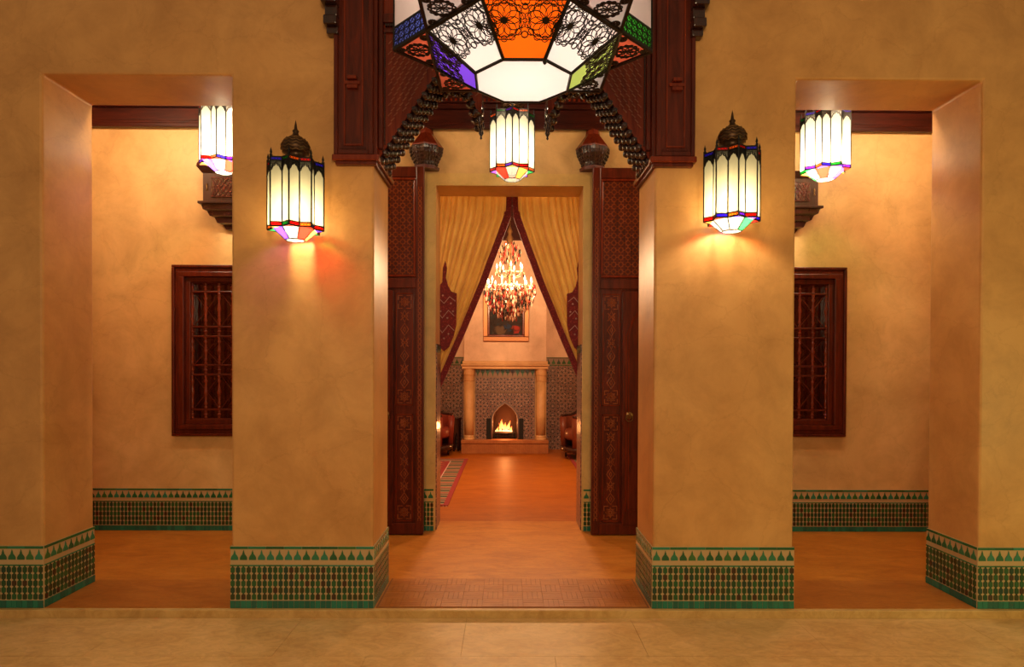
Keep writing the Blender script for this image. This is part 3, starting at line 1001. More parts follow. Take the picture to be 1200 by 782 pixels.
def star_lantern(name, label, loc, R, H, cols, dome, power, group, chain_to=None, rot=0.0, bulb_z=0.25, base=None, bulb_col=(1.0, 0.87, 0.66)):
    """loc: centre of the lowest glass; body rim stands drop above it"""
    drop = 0.36 * R
    root = thing(name, label, 'lantern', loc, rot, group)
    S = star_pts(R)
    pw = 0.41421 * R
    band = 0.022
    z0, z1 = drop + band, drop + band + H           # tall glass from z0 to z1
    zt = z1 + band
    fr = MB()
    for k in range(16):
        x, y = S[k]
        fr.tube([(x, y, drop), (x, y, zt + (0.012 if k % 2 == 0 else 0))], 0.0043, 5)
    for z in (drop, z0, z1, zt):
        fr.tube([(x, y, z) for x, y in S], 0.0038, 4, True)
    ri, rs = 0.7654 * R, 0.36 * R
    for k in range(8):
        a = (2 * k + 1) * PI / 8
        fr.tube([(ri * math.cos(a), ri * math.sin(a), drop), (rs * math.cos(a), rs * math.sin(a), 0)], 0.0030, 4)
    fr.tube([(rs * math.cos((2 * k + 1) * PI / 8), rs * math.sin((2 * k + 1) * PI / 8), 0) for k in range(8)], 0.0030, 4, True)
    fr.build('frame', 'metal', root, world=False)
    gm = pmesh(('glass', R, H), lambda: MB().box(-pw / 2, pw / 2, -0.001, 0.001, 0, H).mesh('glass_panel', 'cream' if dome else 'frost'))

    def arch():
        m = MB()
        w = pw / 2
        hh = 0.052
        # cusped lace arch across the head of a panel
        c = []
        for i in range(9):
            t = -1 + i / 4
            c.append((t * w * 0.96, -hh + (hh * 0.72) * (1 - abs(t) ** 1.6) - (0.006 if i % 2 else 0)))
        for q in range(2):
            m.tube([(x, -0.003, z + q * 0.009) for x, z in c], 0.0028, 4)
        for i in range(17):
            x = (-1 + i / 8) * w * 0.96
            z = c[i // 2][1] if i % 2 == 0 else (c[i // 2][1] + c[i // 2 + 1][1]) / 2
            m.tube([(x, -0.003, z), (x, -0.003, 0)], 0.0016, 4)
        m.tube([(-w, -0.003, -0.016), (w, -0.003, -0.016)], 0.0016, 4)
        m.tube([(-w, -0.003, -0.008), (w, -0.003, -0.008)], 0.0016, 4)
        m.tube([(-w * 0.96, -0.003, -hh), (-w * 0.96, -0.003, -hh - 0.012)], 0.0035, 4, False, [0.0038, 0.001])
        m.tube([(w * 0.96, -0.003, -hh), (w * 0.96, -0.003, -hh - 0.012)], 0.0035, 4, False, [0.0038, 0.001])
        return m.mesh('lace_arch', 'metal')
    am = pmesh(('arch', R), arch)

    def bandlace():
        m = MB()
        for i in range(4):
            xa, xb = pw * (i / 4 - 0.5), pw * ((i + 1) / 4 - 0.5)
            m.tube([(xa, -0.003, 0.002), (xb, -0.003, band - 0.002)], 0.0014, 4)
            m.tube([(xa, -0.003, band - 0.002), (xb, -0.003, 0.002)], 0.0014, 4)
        m.tube([(-pw / 2, -0.003, 0.0035), (pw / 2, -0.003, 0.0035)], 0.002, 4)
        m.tube([(-pw / 2, -0.003, band - 0.0035), (pw / 2, -0.003, band - 0.0035)], 0.002, 4)
        return m.mesh('band_lace', 'metal')
    blm = pmesh(('bandlace', R), bandlace)
    for k in range(16):
        (xa, ya), (xb, yb) = S[k], S[(k + 1) % 16]
        cx, cy = (xa + xb) / 2, (ya + yb) / 2
        rz = math.atan2(yb - ya, xb - xa)
        # local -y must look outwards
        inst('glass_panel', gm, root, (cx, cy, z0), (0, 0, rz))
        inst('lace_arch', am, root, (cx, cy, z1), (0, 0, rz))
        inst('band_lace', blm, root, (cx, cy, z1), (0, 0, rz))
        inst('band_lace', blm, root, (cx, cy, drop), (0, 0, rz))
        ca, cb = cols[k % len(cols)], cols[(k * 3 + 1) % len(cols)]
        inst('upper_pane', pmesh(('band', R, ca), lambda: MB().box(-pw / 2, pw / 2, -0.001, 0.001, 0, band).mesh('coloured_pane', ca)), root, (cx, cy, z1), (0, 0, rz))
        inst('lower_pane', pmesh(('band', R, cb), lambda: MB().box(-pw / 2, pw / 2, -0.001, 0.001, 0, band).mesh('coloured_pane', cb)), root, (cx, cy, drop), (0, 0, rz))
    # tapering base: coloured wedges and star-point triangles
    bl = []
    for k in range(8):
        ca = (['clear'] + cols)[(k * 2 + 1) % (len(cols) + 1)] if k % 2 else 'clear'
        if base:
            ca = base[k]
        def wedge():
            a0, a1 = -PI / 8, PI / 8
            return MB().add([(ri * math.cos(a0), ri * math.sin(a0), drop), (ri * math.cos(a1), ri * math.sin(a1), drop), (rs * math.cos(a1), rs * math.sin(a1), 0), (rs * math.cos(a0), rs * math.sin(a0), 0)], [(0, 1, 2, 3)]).mesh('base_pane', ca)
        inst('base_pane', pmesh(('wedge', R, ca), wedge), root, (0, 0, 0), (0, 0, k * PI / 4))
        def tri():
            a0, a1 = -PI / 8, PI / 8
            return MB().add([(ri * math.cos(a0), ri * math.sin(a0), drop), (R, 0, drop), (ri * math.cos(a1), ri * math.sin(a1), drop)], [(0, 1, 2)]).mesh('point_pane', cols[k % len(cols)])
        inst('point_pane', pmesh(('tri', R, cols[k % len(cols)]), tri), root, (0, 0, 0), (0, 0, k * PI / 4))
    MB().add([(rs * math.cos((2 * k + 1) * PI / 8), rs * math.sin((2 * k + 1) * PI / 8), 0) for k in range(8)], [tuple(range(8))]).build('bottom_pane', 'clear', root, world=False)
    # lid, finials, dome
    m = MB()
    m.add([(x, y, zt) for x, y in S] + [(0, 0, zt + 0.02)], [(i, (i + 1) % 16, 16) for i in range(16)])
    m.build('lid', 'dome', root, world=False)
    fm = pmesh(('finial', R), lambda: MB().lathe([(0.004, 0), (0.009, 0.008), (0.004, 0.016), (0.007, 0.024), (0.0, 0.05)], 6).mesh('finial', 'metal', True))
    for k in range(0, 16, 2):
        inst('finial', fm, root, (S[k][0] * 0.97, S[k][1] * 0.97, zt))
    # collar and onion dome
    q = R / 0.147
    dp = [(0.062, 0.010), (0.060, 0.024), (0.044, 0.034), (0.062, 0.050), (0.0755, 0.074), (0.0745, 0.096), (0.060, 0.120), (0.036, 0.138), (0.019, 0.150), (0.013, 0.164), (0.018, 0.172), (0.009, 0.182), (0.006, 0.205), (0.0, 0.235)]
    dm = MB().lathe([(r * q, z * (q if dome else 0.7 * q)) for r, z in dp], 16, (0, 0, zt)).build('dome', 'dome', root, True, False)
    m = MB()
    for ring_z, rr in ((0.058, 0.068), (0.074, 0.0765), (0.092, 0.0755), (0.110, 0.067), (0.126, 0.053)):
        f = q if dome else 0.7 * q
        m.tube([(rr * q * math.cos(i * PI / 12), rr * q * math.sin(i * PI / 12), zt + ring_z * f + (0.004 if i % 2 else -0.004)) for i in range(24)], 0.002, 4, True)
    m.build('dome_filigree', 'brass', dm, world=False)
    if dome:
        # wall bracket
        m = MB().box(R * 0.7, 0.17, -0.012, 0.012, zt - 0.06, zt - 0.03)
        m.xf(Matrix.Rotation(PI / 2 - rot, 4, 'Z'))
        m.build('bracket', 'metal', root, world=False)
    if chain_to:
        m = MB()
        z = zt + 0.15 * q
        i = 0
        while z < chain_to - loc[2]:
            a = 0 if i % 2 else PI / 2
            m.tube([(0.007 * math.cos(t) * math.cos(a), 0.007 * math.cos(t) * math.sin(a), z + 0.014 + 0.014 * math.sin(t)) for t in [j * PI / 4 for j in range(8)]], 0.002, 4, True)
            z += 0.022
            i += 1
        m.build('chain', 'metal', root, world=False)
    bz = drop + bulb_z * H
    point(name + '_bulb', (0, 0, bz), power, bulb_col, 0.022, root)
    return root


star_lantern('wall_lantern', 'star-shaped lantern with onion dome lit on the left pillar', (-1.176, -0.165, 2.045), 0.147, 0.315, ['red', 'blue', 'green_glass', 'amber', 'red'], True, 15.0, 'onion-domed lanterns on the pillars', None, PI / 2 + 0.10, 0.22, ['clear', 'violet', 'green_glass', 'blue', 'clear', 'red', 'amber', 'red'])
star_lantern('wall_lantern', 'star-shaped lantern with onion dome lit on the right pillar', (1.170, -0.165, 2.105), 0.147, 0.325, ['violet', 'red', 'amber', 'red', 'blue'], True, 15.0, 'onion-domed lanterns on the pillars', None, PI / 2 - 0.12, 0.22, ['clear', 'clear', 'clear', 'clear', 'clear', 'green_glass', 'clear', 'clear'])
star_lantern('hanging_lantern', 'star-shaped hanging lantern in front of the central doorway', (-0.008, 1.07, 2.745), 0.163, 0.37, ['red', 'green_glass', 'violet', 'red', 'amber'], False, 16.0, 'hanging lanterns of the gallery', 3.95, PI / 2, 0.4)
star_lantern('hanging_lantern', 'bright hanging lantern half hidden by the left pillar', (-2.122, 1.07, 2.785), 0.168, 0.37, ['blue', 'green_glass', 'amber', 'violet', 'red'], False, 46.0, 'hanging lanterns of the gallery', 3.95, PI / 2 + 0.15, 0.22)
star_lantern('hanging_lantern', 'bright hanging lantern inside the right opening beside the pillar', (2.300, 1.07, 2.760), 0.168, 0.37, ['red', 'amber', 'green_glass', 'violet', 'blue'], False, 46.0, 'hanging lanterns of the gallery', 3.95, PI / 2 + 0.2, 0.22)

# ------------------------------------------------------------------ the great lantern of the hall
BL = thing('great_lantern', 'huge star-shaped stained glass lantern hanging from above', 'lantern', (0.022, -0.97, 2.535))
RB = 0.525
rI, rS, zR = RB * 0.7654, 0.205, 0.128
SB = star_pts(RB)


def ring_pts(cx, cy, r, n):
    return [(cx + r * math.cos(2 * PI * i / n), cy + r * math.sin(2 * PI * i / n), 0) for i in range(n)]


def rosette(m, cx, cy, r, t=0.0019, n=10):
    """flat lace rosette of overlapping hoops in the local xy plane"""
    for k in range(n):
        a = 2 * PI * k / n
        m.tube(ring_pts(cx + 0.5 * r * math.cos(a), cy + 0.5 * r * math.sin(a), 0.46 * r, 14), t, 4, True)
    m.tube(ring_pts(cx, cy, 0.80 * r, 20), t, 4, True)
    for k in range(14):
        a = 2 * PI * (k + 0.5) / 14
        m.tube(ring_pts(cx + 0.88 * r * math.cos(a), cy + 0.88 * r * math.sin(a), 0.16 * r, 8), t, 4, True)
    m.lathe([(0.17 * r, -0.002), (0.17 * r, 0.002)], 12, (cx, cy, 0))


# sloping ring panels: local x along the edge, local y from the small octagon outwards
eo, ei = 2 * rI * math.sin(PI / 8), 2 * rS * math.sin(PI / 8)
ao, ai = rI * math.cos(PI / 8), rS * math.cos(PI / 8)
sl = math.hypot(ao - ai, zR)
tl = math.atan2(zR, ao - ai)
pan = {}
for nm in ('big_orange', 'big_white', 'big_purple', 'big_green', 'big_red'):
    pan[nm] = MB().add([(-ei / 2, 0, 0), (ei / 2, 0, 0), (eo / 2, sl, 0), (-eo / 2, sl, 0)], [(0, 1, 2, 3)]).mesh('sloping_pane', nm)
lm = MB()
rr = eo * 0.262
for sx in (-1, 1):
    rosette(lm, sx * rr * 0.93, sl - rr * 0.98, rr * 0.93)
    lm.tube([(sx * eo / 2, sl * 0.98, 0), (sx * eo * 0.36, sl * 0.52, 0), (sx * eo * 0.40, sl * 0.62, 0)], 0.0022, 4)
    lm.tube([(sx * eo / 2, sl * 0.97, 0), (sx * (ei / 2 + (eo - ei) / 2 * 0.40), sl * 0.42, 0)], 0.005, 4)
    lm.tube(ring_pts(sx * eo * 0.455, sl * 0.93, 0.012, 8), 0.0026, 4, True)
    lm.tube(ring_pts(sx * eo * 0.40, sl * 0.50, 0.014, 8), 0.0026, 4, True)
lm.tube(ring_pts(0, sl * 0.95, 0.016, 10), 0.0026, 4, True)
lm.tube(ring_pts(0, sl * 0.86, 0.010, 8), 0.0026, 4, True)
lm.tube(ring_pts(0, sl * 0.42, 0.012, 8), 0.0026, 4, True)
lace = lm.mesh('lace_rosettes', 'metal')
order = {6: 'big_orange', 5: 'big_white', 7: 'big_white', 4: 'big_purple', 0: 'big_green', 3: 'big_white', 1: 'big_white', 2: 'big_orange'}
for k in range(8):
    a = k * PI / 4
    Mx = Matrix.Rotation(a - PI / 2, 4, 'Z') @ Matrix.Translation((0, ai, 0)) @ Matrix.Rotation(tl, 4, 'X')
    p_ = inst('sloping_pane', pan[order[k]], BL)
    p_.matrix_local = Mx
    l_ = inst('lace_rosettes', lace, BL)
    l_.matrix_local = Mx @ Matrix.Translation((0, 0, -0.004))
# star-point soffits
trim_ = {}
apex = RB - ao
tcol = {6: 'big_white', 5: 'big_white', 7: 'big_white', 4: 'big_red', 0: 'big_red', 3: 'big_red', 1: 'big_white', 2: 'big_red'}
tl_m = MB()
rosette(tl_m, 0, apex * 0.34, apex * 0.33, 0.0022, 8)
for sx in (-1, 1):
    rosette(tl_m, sx * eo * 0.31, apex * 0.12, apex * 0.11, 0.002, 6)
rosette(tl_m, 0, apex * 0.80, apex * 0.10, 0.002, 6)
tlace = tl_m.mesh('lace_star', 'metal')
tb_ = MB()
# solid dark border of the triangles
for (p0, p1) in (((-eo / 2, 0), (0, apex)), ((0, apex), (eo / 2, 0)), ((eo / 2, 0), (-eo / 2, 0))):
    tb_.tube([(p0[0], p0[1], 0), (p1[0], p1[1], 0)], 0.009, 4)
tbord = tb_.mesh('soffit_border', 'metal')
for k in range(8):
    a = k * PI / 4
    Mx = Matrix.Rotation(a - PI / 2, 4, 'Z') @ Matrix.Translation((0, ao, zR))
    c = tcol[k]
    if c not in trim_:
        trim_[c] = MB().add([(-eo / 2, 0, 0), (eo / 2, 0, 0), (0, apex, 0)], [(0, 1, 2)]).mesh('point_pane', c)
    for nm, me, dz in (('point_pane', trim_[c], 0.002), ('lace_star', tlace, -0.003), ('soffit_border', tbord, 0)):
        q_ = inst(nm, me, BL)
        q_.matrix_local = Mx @ Matrix.Translation((0, 0, dz))
# upright star walls: coloured lace band, then plain opal glass
pwb = 0.41421 * RB
bandh = 0.085
lb = MB()
for i in range(6):
    for j in range(3):
        lb.tube([(p[0], 0, p[1]) for p in [((i + 0.5) / 6 * pwb - pwb / 2 + 0.021 * math.cos(t), (j + 0.5) / 3 * bandh + 0.0165 * math.sin(t)) for t in [u * PI / 4 for u in range(8)]]], 0.0018, 4, True)
        x0_ = (i + 0.5) / 6 * pwb - pwb / 2
        z0_ = (j + 0.5) / 3 * bandh
        lb.tube([(x0_ - 0.018, 0, z0_ - 0.014), (x0_ + 0.018, 0, z0_ + 0.014)], 0.0016, 4)
        lb.tube([(x0_ - 0.018, 0, z0_ + 0.014), (x0_ + 0.018, 0, z0_ - 0.014)], 0.0016, 4)
lbm = lb.mesh('lace_band', 'metal')
wallh = 0.42
bands = {}
for nm in ('big_blue', 'big_leaf', 'big_red', 'big_orange'):
    bands[nm] = MB().box(-pwb / 2, pwb / 2, -0.001, 0.001, 0, bandh).mesh('band_pane', nm)
opal = MB().box(-pwb / 2, pwb / 2, -0.001, 0.001, 0, wallh - bandh).mesh('opal_pane', 'big_white')
for k in range(16):
    (xa, ya), (xb, yb) = SB[k], SB[(k + 1) % 16]
    cx, cy = (xa + xb) / 2, (ya + yb) / 2
    rz = math.atan2(yb - ya, xb - xa)
    c = 'big_blue' if 6 <= k <= 9 else ('big_leaf' if k in (14, 15, 0, 1) else ('big_red', 'big_orange')[k % 2])
    inst('band_pane', bands[c], BL, (cx, cy, zR), (0, 0, rz))
    inst('lace_band', lbm, BL, (cx * 1.006, cy * 1.006, zR), (0, 0, rz))
    inst('opal_pane', opal, BL, (cx, cy, zR + bandh), (0, 0, rz))
MB().add([(rS * math.cos((2 * k + 1) * PI / 8), rS * math.sin((2 * k + 1) * PI / 8), 0) for k in range(8)], [tuple(range(8))]).build('bottom_pane', 'big_white', BL, world=False)
m = MB()
for k in range(8):
    a = (2 * k + 1) * PI / 8
    m.tube([(rI * math.cos(a), rI * math.sin(a), zR - 0.004), (rS * math.cos(a), rS * math.sin(a), -0.002)], 0.0075, 5)
m.tube([(rS * math.cos((2 * k + 1) * PI / 8), rS * math.sin((2 * k + 1) * PI / 8), -0.002) for k in range(8)], 0.0065, 5, True)
m.tube([(rI * math.cos((2 * k + 1) * PI / 8), rI * math.sin((2 * k + 1) * PI / 8), zR - 0.002) for k in range(8)], 0.011, 5, True)
for z in (zR, zR + bandh, zR + wallh):
    m.tube([(x, y, z) for x, y in SB], 0.006, 4, True)
for x, y in SB:
    m.tube([(x, y, zR), (x, y, zR + wallh)], 0.006, 4)
m.build('frame', 'metal', BL, world=False)
m = MB().add([(x, y, zR + wallh) for x, y in SB] + [(0, 0, zR + wallh + 0.25)], [(i, (i + 1) % 16, 16) for i in range(16)])
m.build('lid', 'dome', BL, world=False)
m = MB()
kx, ky = rS * math.cos(-3 * PI / 8), rS * math.sin(-3 * PI / 8)
m.lathe([(0.0, -0.022), (0.006, -0.018), (0.009, -0.010), (0.006, -0.003), (0.003, 0.0)], 10, (kx, ky, 0))
m.build('knob', 'metal', BL, True, False)
m = MB()
z = zR + wallh + 0.25
i = 0
while z < 2.0:
    a = 0 if i % 2 else PI / 2
    m.tube([(0.016 * math.cos(t) * math.cos(a), 0.016 * math.cos(t) * math.sin(a), z + 0.03 + 0.03 * math.sin(t)) for t in [j * PI / 4 for j in range(8)]], 0.004, 4, True)
    z += 0.048
    i += 1
m.build('chain', 'metal', BL, world=False)
for x, y in ((0.16, 0.0), (-0.16, 0.0), (0, 0.16), (0, -0.16)):
    point('great_lantern_bulb', (x, y, 0.30), 2.2, (1.0, 0.90, 0.80), 0.03, BL)

# ------------------------------------------------------------------ doorway reveals lined with tile mosaic
ZCOLS = [(0.0, (0.045, 0.024, 0.024)), (0.30, (0.36, 0.21, 0.15)), (0.42, (0.055, 0.028, 0.035)), (0.56, (0.30, 0.15, 0.10)), (0.68, (0.12, 0.03, 0.024)), (0.82, (0.38, 0.24, 0.17))]
MT['zel_yz'] = m_zellige('reveal_star_mosaic', 118, ZCOLS, 'YZ')
MT['zel'] = m_zellige('salon_star_mosaic', 105, ZCOLS, 'XZ')
MT['zel_fine'] = m_zellige('fireplace_star_mosaic', 115, ZCOLS, 'XZ')
for s, x in ((1, DX0), (-1, DX1)):
    a, b = sorted((x, x + s * 0.008))
    r = MB().box(a, b, WB + 0.035, WB + WT, 0.0, 1.56).build('baseboard_doorway_' + ('left' if s > 0 else 'right'), 'zel_yz')
    struct(r, 'fine star mosaic lining the %s side of the doorway' % ('left' if s > 0 else 'right'), 'tile dado')
    a, b = sorted((x + s * 0.006, x + s * 0.012))
    m = MB()
    for i in range(7):
        y = WB + 0.045 + i * 0.04
        m.box(a, b, y, y + 0.026, 1.49, 1.545)
    m.box(a, b, WB + 0.035, WB + WT, 1.548, 1.56)
    q = m.build('border_tile', 'checker', r)
    q['kind'] = 'stuff'

# ------------------------------------------------------------------ curtains
m_, nt, out = newmat('gold_curtain_cloth')
n_ = nd(nt, 'ShaderNodeTexNoise', None, Vector=objco(nt), Scale=5.0, Detail=2.0)
cc = ramp(nt, n_.outputs[0], [(0.3, (0.66, 0.40, 0.085)), (0.7, (0.78, 0.51, 0.13))])
pb = nd(nt, 'ShaderNodeBsdfPrincipled', None, Base_Color=cc, Roughness=0.6, Sheen_Weight=0.3)
tr = nd(nt, 'ShaderNodeBsdfTranslucent', None, Color=cc)
mxs = nd(nt, 'ShaderNodeMixShader', None, i0=0.10)
nt.links.new(pb.outputs[0], mxs.inputs[1])
nt.links.new(tr.outputs[0], mxs.inputs[2])
nt.links.new(mxs.outputs[0], out.inputs[0])
MT['curtain'] = m_
m_, nt, out = newmat('crimson_braid')
vo_ = nd(nt, 'ShaderNodeTexVoronoi', None, Vector=objco(nt), Scale=60.0)
cc = ramp(nt, vo_.outputs[0], [(0.0, (0.50, 0.12, 0.08)), (0.25, (0.26, 0.015, 0.018)), (0.6, (0.16, 0.008, 0.012))])
principled(nt, out, Base_Color=cc, Roughness=0.75)
MT['braid'] = m_
MT['white_braid'] = m_plain('cream_braid', (0.55, 0.36, 0.30), 0.8)
inner = [(0.0, -0.012, 2.92), (0.06, -0.014, 2.80), (0.12, -0.022, 2.70), (0.45, -0.235, 2.13), (0.75, -0.455, 1.60), (1.0, -0.655, 1.15)]


def lerp_in(v):
    for (a, xa, za), (b, xb, zb) in zip(inner[:-1], inner[1:]):
        if a <= v <= b + 1e-9:
            t = (v - a) / (b - a)
            return xa + (xb - xa) * t, za + (zb - za) * t
    return inner[-1][1:]


def curtain(label, s):
    root = thing('curtain', label, 'curtain', (s * 0.4, 2.07, 0.02), 0, 'curtains of the doorway')
    NU, NV = 320, 60
    nf = 9.0
    vs, fs = [], []

    def surf(u, v):
        if v <= 1.0:
            xi, zi = lerp_in(v)
            xo = -0.76 - 0.10 * v
            zo = 2.92 - 1.70 * v
            uu = u ** (1.0 - 0.25 * (1 - v))
            x = xo + (xi - xo) * uu
            z = zo + (zi - zo) * uu - 0.10 * math.sin(PI * uu) * v * (1 - v)
            am = 0.022 + 0.036 * math.sin(min(1, v * 1.2) * PI * 0.5)
            am *= (1.0 - 0.45 * u * (1 - v)) * (0.45 + 0.55 * abs(math.sin(3.1 * u + 0.8)))
            ph = 2 * PI * nf * (u + 0.06 * math.sin(5 * u + 1) + 0.02 * math.sin(6 * v + 9 * u))
            gr = 0.0
            for ui, wi, di in ((0.045, 0.012, 1.0), (0.10, 0.010, 0.7), (0.15, 0.012, 1.0), (0.205, 0.009, 0.8), (0.26, 0.012, 1.0), (0.33, 0.010, 0.7), (0.40, 0.013, 0.9), (0.50, 0.012, 0.6), (0.61, 0.016, 0.7), (0.73, 0.016, 0.5), (0.85, 0.016, 0.45)):
                gr += di * (0.55 + 0.45 * v) * math.exp(-((u - ui - 0.006 * math.sin(4 * v + 20 * ui)) / wi) ** 2)
            y = 2.085 + 0.075 * gr + 0.010 * math.sin(ph)
        else:
            w = v - 1.0
            x = -0.86 + (0.205 + 0.02 * w) * u - 0.03 * w
            z = (1.22 - 0.07 * u) * (1 - w) + 0.03 * w
            y = 2.10 + 0.035 * math.sin(2 * PI * nf * u)
        return (-x if s > 0 else x, y, z)
    NT = 12
    for j in range(NV + NT + 1):
        v = j / NV if j <= NV else 1 + (j - NV) / NT
        for i in range(NU + 1):
            vs.append(surf(i / NU, v))
    for j in range(NV + NT):
        for i in range(NU):
            a = j * (NU + 1) + i
            fs.append((a, a + 1, a + NU + 2, a + NU + 1))
    MB().add(vs, fs).build('cloth', 'curtain', root, True)
    # crimson braid along the leading edge
    vs, fs = [], []
    NB = 60
    for j in range(NB + 1):
        v = j / NB
        xi, zi = lerp_in(v)
        wd = 0.040 if v < 0.1 else 0.052 * (1 - 0.2 * v)
        sl_ = 0.0 if v < 0.1 else 0.35
        yy = 2.052 + 0.006 * math.sin(v * 30)
        for (dx, dz, dy) in ((0.008, -0.004, 0.0), (-wd, wd * sl_, 0.004), (-wd, wd * sl_, 0.014), (0.008, -0.004, 0.022)):
            x = xi + dx
            vs.append((-x if s > 0 else x, yy - 0.014 + dy, zi + dz))
    for j in range(NB):
        for q in range(4):
            a, b = j * 4 + q, j * 4 + (q + 1) % 4
            fs.append((a, b, b + 4, a + 4))
    MB().add(vs, fs).build('edge_braid', 'braid', root)
    return root


curtain('gold curtain tied back on the left of the doorway', -1)
curtain('gold curtain tied back on the right of the doorway', 1)
rod = MB().tube([(-1.0, 2.10, 2.955), (1.0, 2.10, 2.955)], 0.014, 10).build('curtain_rod', 'brass')
tag(rod, 'slim brass rod carrying the gold curtains behind the lintel', 'curtain rod')


def tieback(label, s):
    root = thing('tieback', label, 'tieback', (s * 0.58, 2.0, 1.5), 0, 'woven tiebacks on the curtains')
    out_ = [(-0.70, 1.60), (-0.655, 1.56), (-0.60, 1.505), (-0.555, 1.545), (-0.515, 1.64), (-0.492, 1.74), (-0.488, 2.02), (-0.535, 2.035), (-0.565, 2.085), (-0.585, 2.16), (-0.575, 2.245), (-0.59, 2.31), (-0.612, 2.245), (-0.615, 2.12), (-0.655, 2.07), (-0.70, 2.06)]
    pl = [(-x if s > 0 else x, z) for x, z in out_]
    if s > 0:
        pl = pl[::-1]
    MB().prism(pl, 2.002, 2.018).build('band', 'braid', root, bevel=0.003)
    m = MB()
    for dz in (0.0, 0.13, 0.27):
        zz = [(-0.68, 1.76), (-0.615, 1.67), (-0.56, 1.74), (-0.51, 1.69)] if dz < 0.2 else [(-0.66, 1.72), (-0.60, 1.66), (-0.55, 1.72), (-0.50, 1.68)]
        pp = [((-x if s > 0 else x), 1.999, z + dz) for x, z in zz]
        m.tube(pp, 0.0045, 4)
    for x, z in ((-0.63, 1.86), (-0.57, 1.80), (-0.54, 1.93), (-0.61, 2.0), (-0.6, 1.62), (-0.56, 1.66), (-0.52, 1.86)):
        m.lathe([(0, -0.01), (0.01, 0), (0, 0.01)], 4, ((-x if s > 0 else x), 1.999, z))
    m.build('zigzag_embroidery', 'white_braid', root)
    return root


tieback('pointed crimson tieback with pale zigzags on the left curtain', -1)
tieback('pointed crimson tieback with pale zigzags on the right curtain', 1)

# ------------------------------------------------------------------ salon shell
MT['grey_stone'] = m_plain('grey_lilac_stone', (0.17, 0.11, 0.10), 0.5)
MT['dim_tile'] = m_plain('dull_ochre_tile', (0.22, 0.12, 0.07), 0.4)
RF = 6.86
o = MB().box(-3.2, 3.2, RF, RF + 0.2, 0, 4.2).build('wall_far', 'plaster_room')
struct(o, 'rose plaster end wall of the salon', 'wall')
o = MB().box(-3.4, -3.2, WB + WT, RF + 0.2, 0, 4.2).build('wall_salon_left', 'plaster_room')
struct(o, 'rose plaster side wall of the salon, left', 'wall')
o = MB().box(3.2, 3.4, WB + WT, RF + 0.2, 0, 4.2).build('wall_salon_right', 'plaster_room')
struct(o, 'rose plaster side wall of the salon, right', 'wall')
o = MB().box(-3.4, 3.4, WB + WT, RF + 0.2, 3.95, 4.05).build('ceiling_salon', 'wood_x')
struct(o, 'dark wooden ceiling of the salon', 'ceiling')
for i in range(8):
    y = WB + WT + 0.4 + i * 0.6
    MB().box(-3.2, 3.2, y, y + 0.1, 3.84, 3.95).build('beam', 'wood_x', o)
FX = -0.073
BH = 0.672
o = MB().box(FX - BH + 0.012, FX + BH - 0.012, 6.42, RF, 1.46, 3.95).build('wall_chimney_breast', 'plaster_room', bevel=0.006)
struct(o, 'rose plaster chimney breast above the mantel', 'wall')
o = MB().box(-3.2, 3.2, RF - 0.03, RF, 3.42, 3.95).build('trim_4', 'wood_x')
struct(o, 'dark wooden frieze at the top of the salon wall', 'trim')
MB().box(FX - BH, FX + BH, 6.39, 6.42, 3.40, 3.95).build('moulding', 'wood_x', o)
MB().box(FX - BH - 0.02, FX + BH + 0.02, 6.36, 6.42, 3.38, 3.42).build('moulding', 'wood_x', o)
for nm, xa, xb, sd_ in (('baseboard_salon_left', -3.2, FX - BH, 'left'), ('baseboard_salon_right', FX + BH, 3.2, 'right')):
    r = MB().box(xa, xb, RF - 0.02, RF, 0, 1.53).build(nm, 'zel')
    struct(r, 'star mosaic wall covering %s of the fireplace' % sd_, 'tile dado')
    m = MB().box(xa, xb, RF - 0.024, RF - 0.02, 1.395, 1.53)
    m.build('border_ground', 'dim_tile', r)
    m = MB()
    n = int((xb - xa) / 0.085)
    for i in range(n):
        x = xa + (i + 0.5) * (xb - xa) / n
        m.prism([(x + a * 1.5, 1.42 + c * 1.6) for a, c in mer], RF - 0.028, RF - 0.024)
    m.box(xa, xb, RF - 0.028, RF - 0.024, 1.515, 1.53).box(xa, xb, RF - 0.028, RF - 0.024, 1.395, 1.407)
    q = m.build('merlon_border', 'checker', r)
    q['kind'] = 'stuff'

# ------------------------------------------------------------------ fireplace
FP = thing('fireplace', 'mosaic fireplace with pale columns and pointed arch in the salon', 'fireplace', (FX, 6.6, 0))
MT['stone'] = m_plaster('warm_limestone', (0.55, 0.28, 0.11), (0.62, 0.34, 0.14), (0.68, 0.40, 0.17), 0.5)
MT['soot'] = m_plain('sooty_firebrick', (0.10, 0.04, 0.022), 0.9)
MT['iron'] = m_plain('cast_iron', (0.02, 0.017, 0.016), 0.5, 0.7)
MT['hearth_brick'] = m_floor('hearth_brick', (0.30, 0.09, 0.03), (0.38, 0.13, 0.04), (0.46, 0.17, 0.06), 0.5)
he = MB().box(FX - 0.685, FX + 0.685, 6.29, 6.60, 0.0, 0.205).build('hearth', 'joint', FP)
nb = 42
bmesh_ = MB().box(-0.0145, 0.0145, -0.006, 0.0, 0.004, 0.150).mesh('hearth_brick', 'hearth_brick')
for i in range(nb):
    inst('hearth_brick', bmesh_, he, ((i + 0.5 - nb / 2) * 1.37 / nb, -0.31, 0))
MB().box(FX - 0.69, FX + 0.69, 6.275, 6.60, 0.160, 0.212).build('hearth_edge', 'hearth_brick', he, bevel=0.006)
MB().box(FX - BH - 0.01, FX + BH + 0.01, 6.33, 6.45, 1.335, 1.385).build('mantel', 'stone', FP, bevel=0.008)
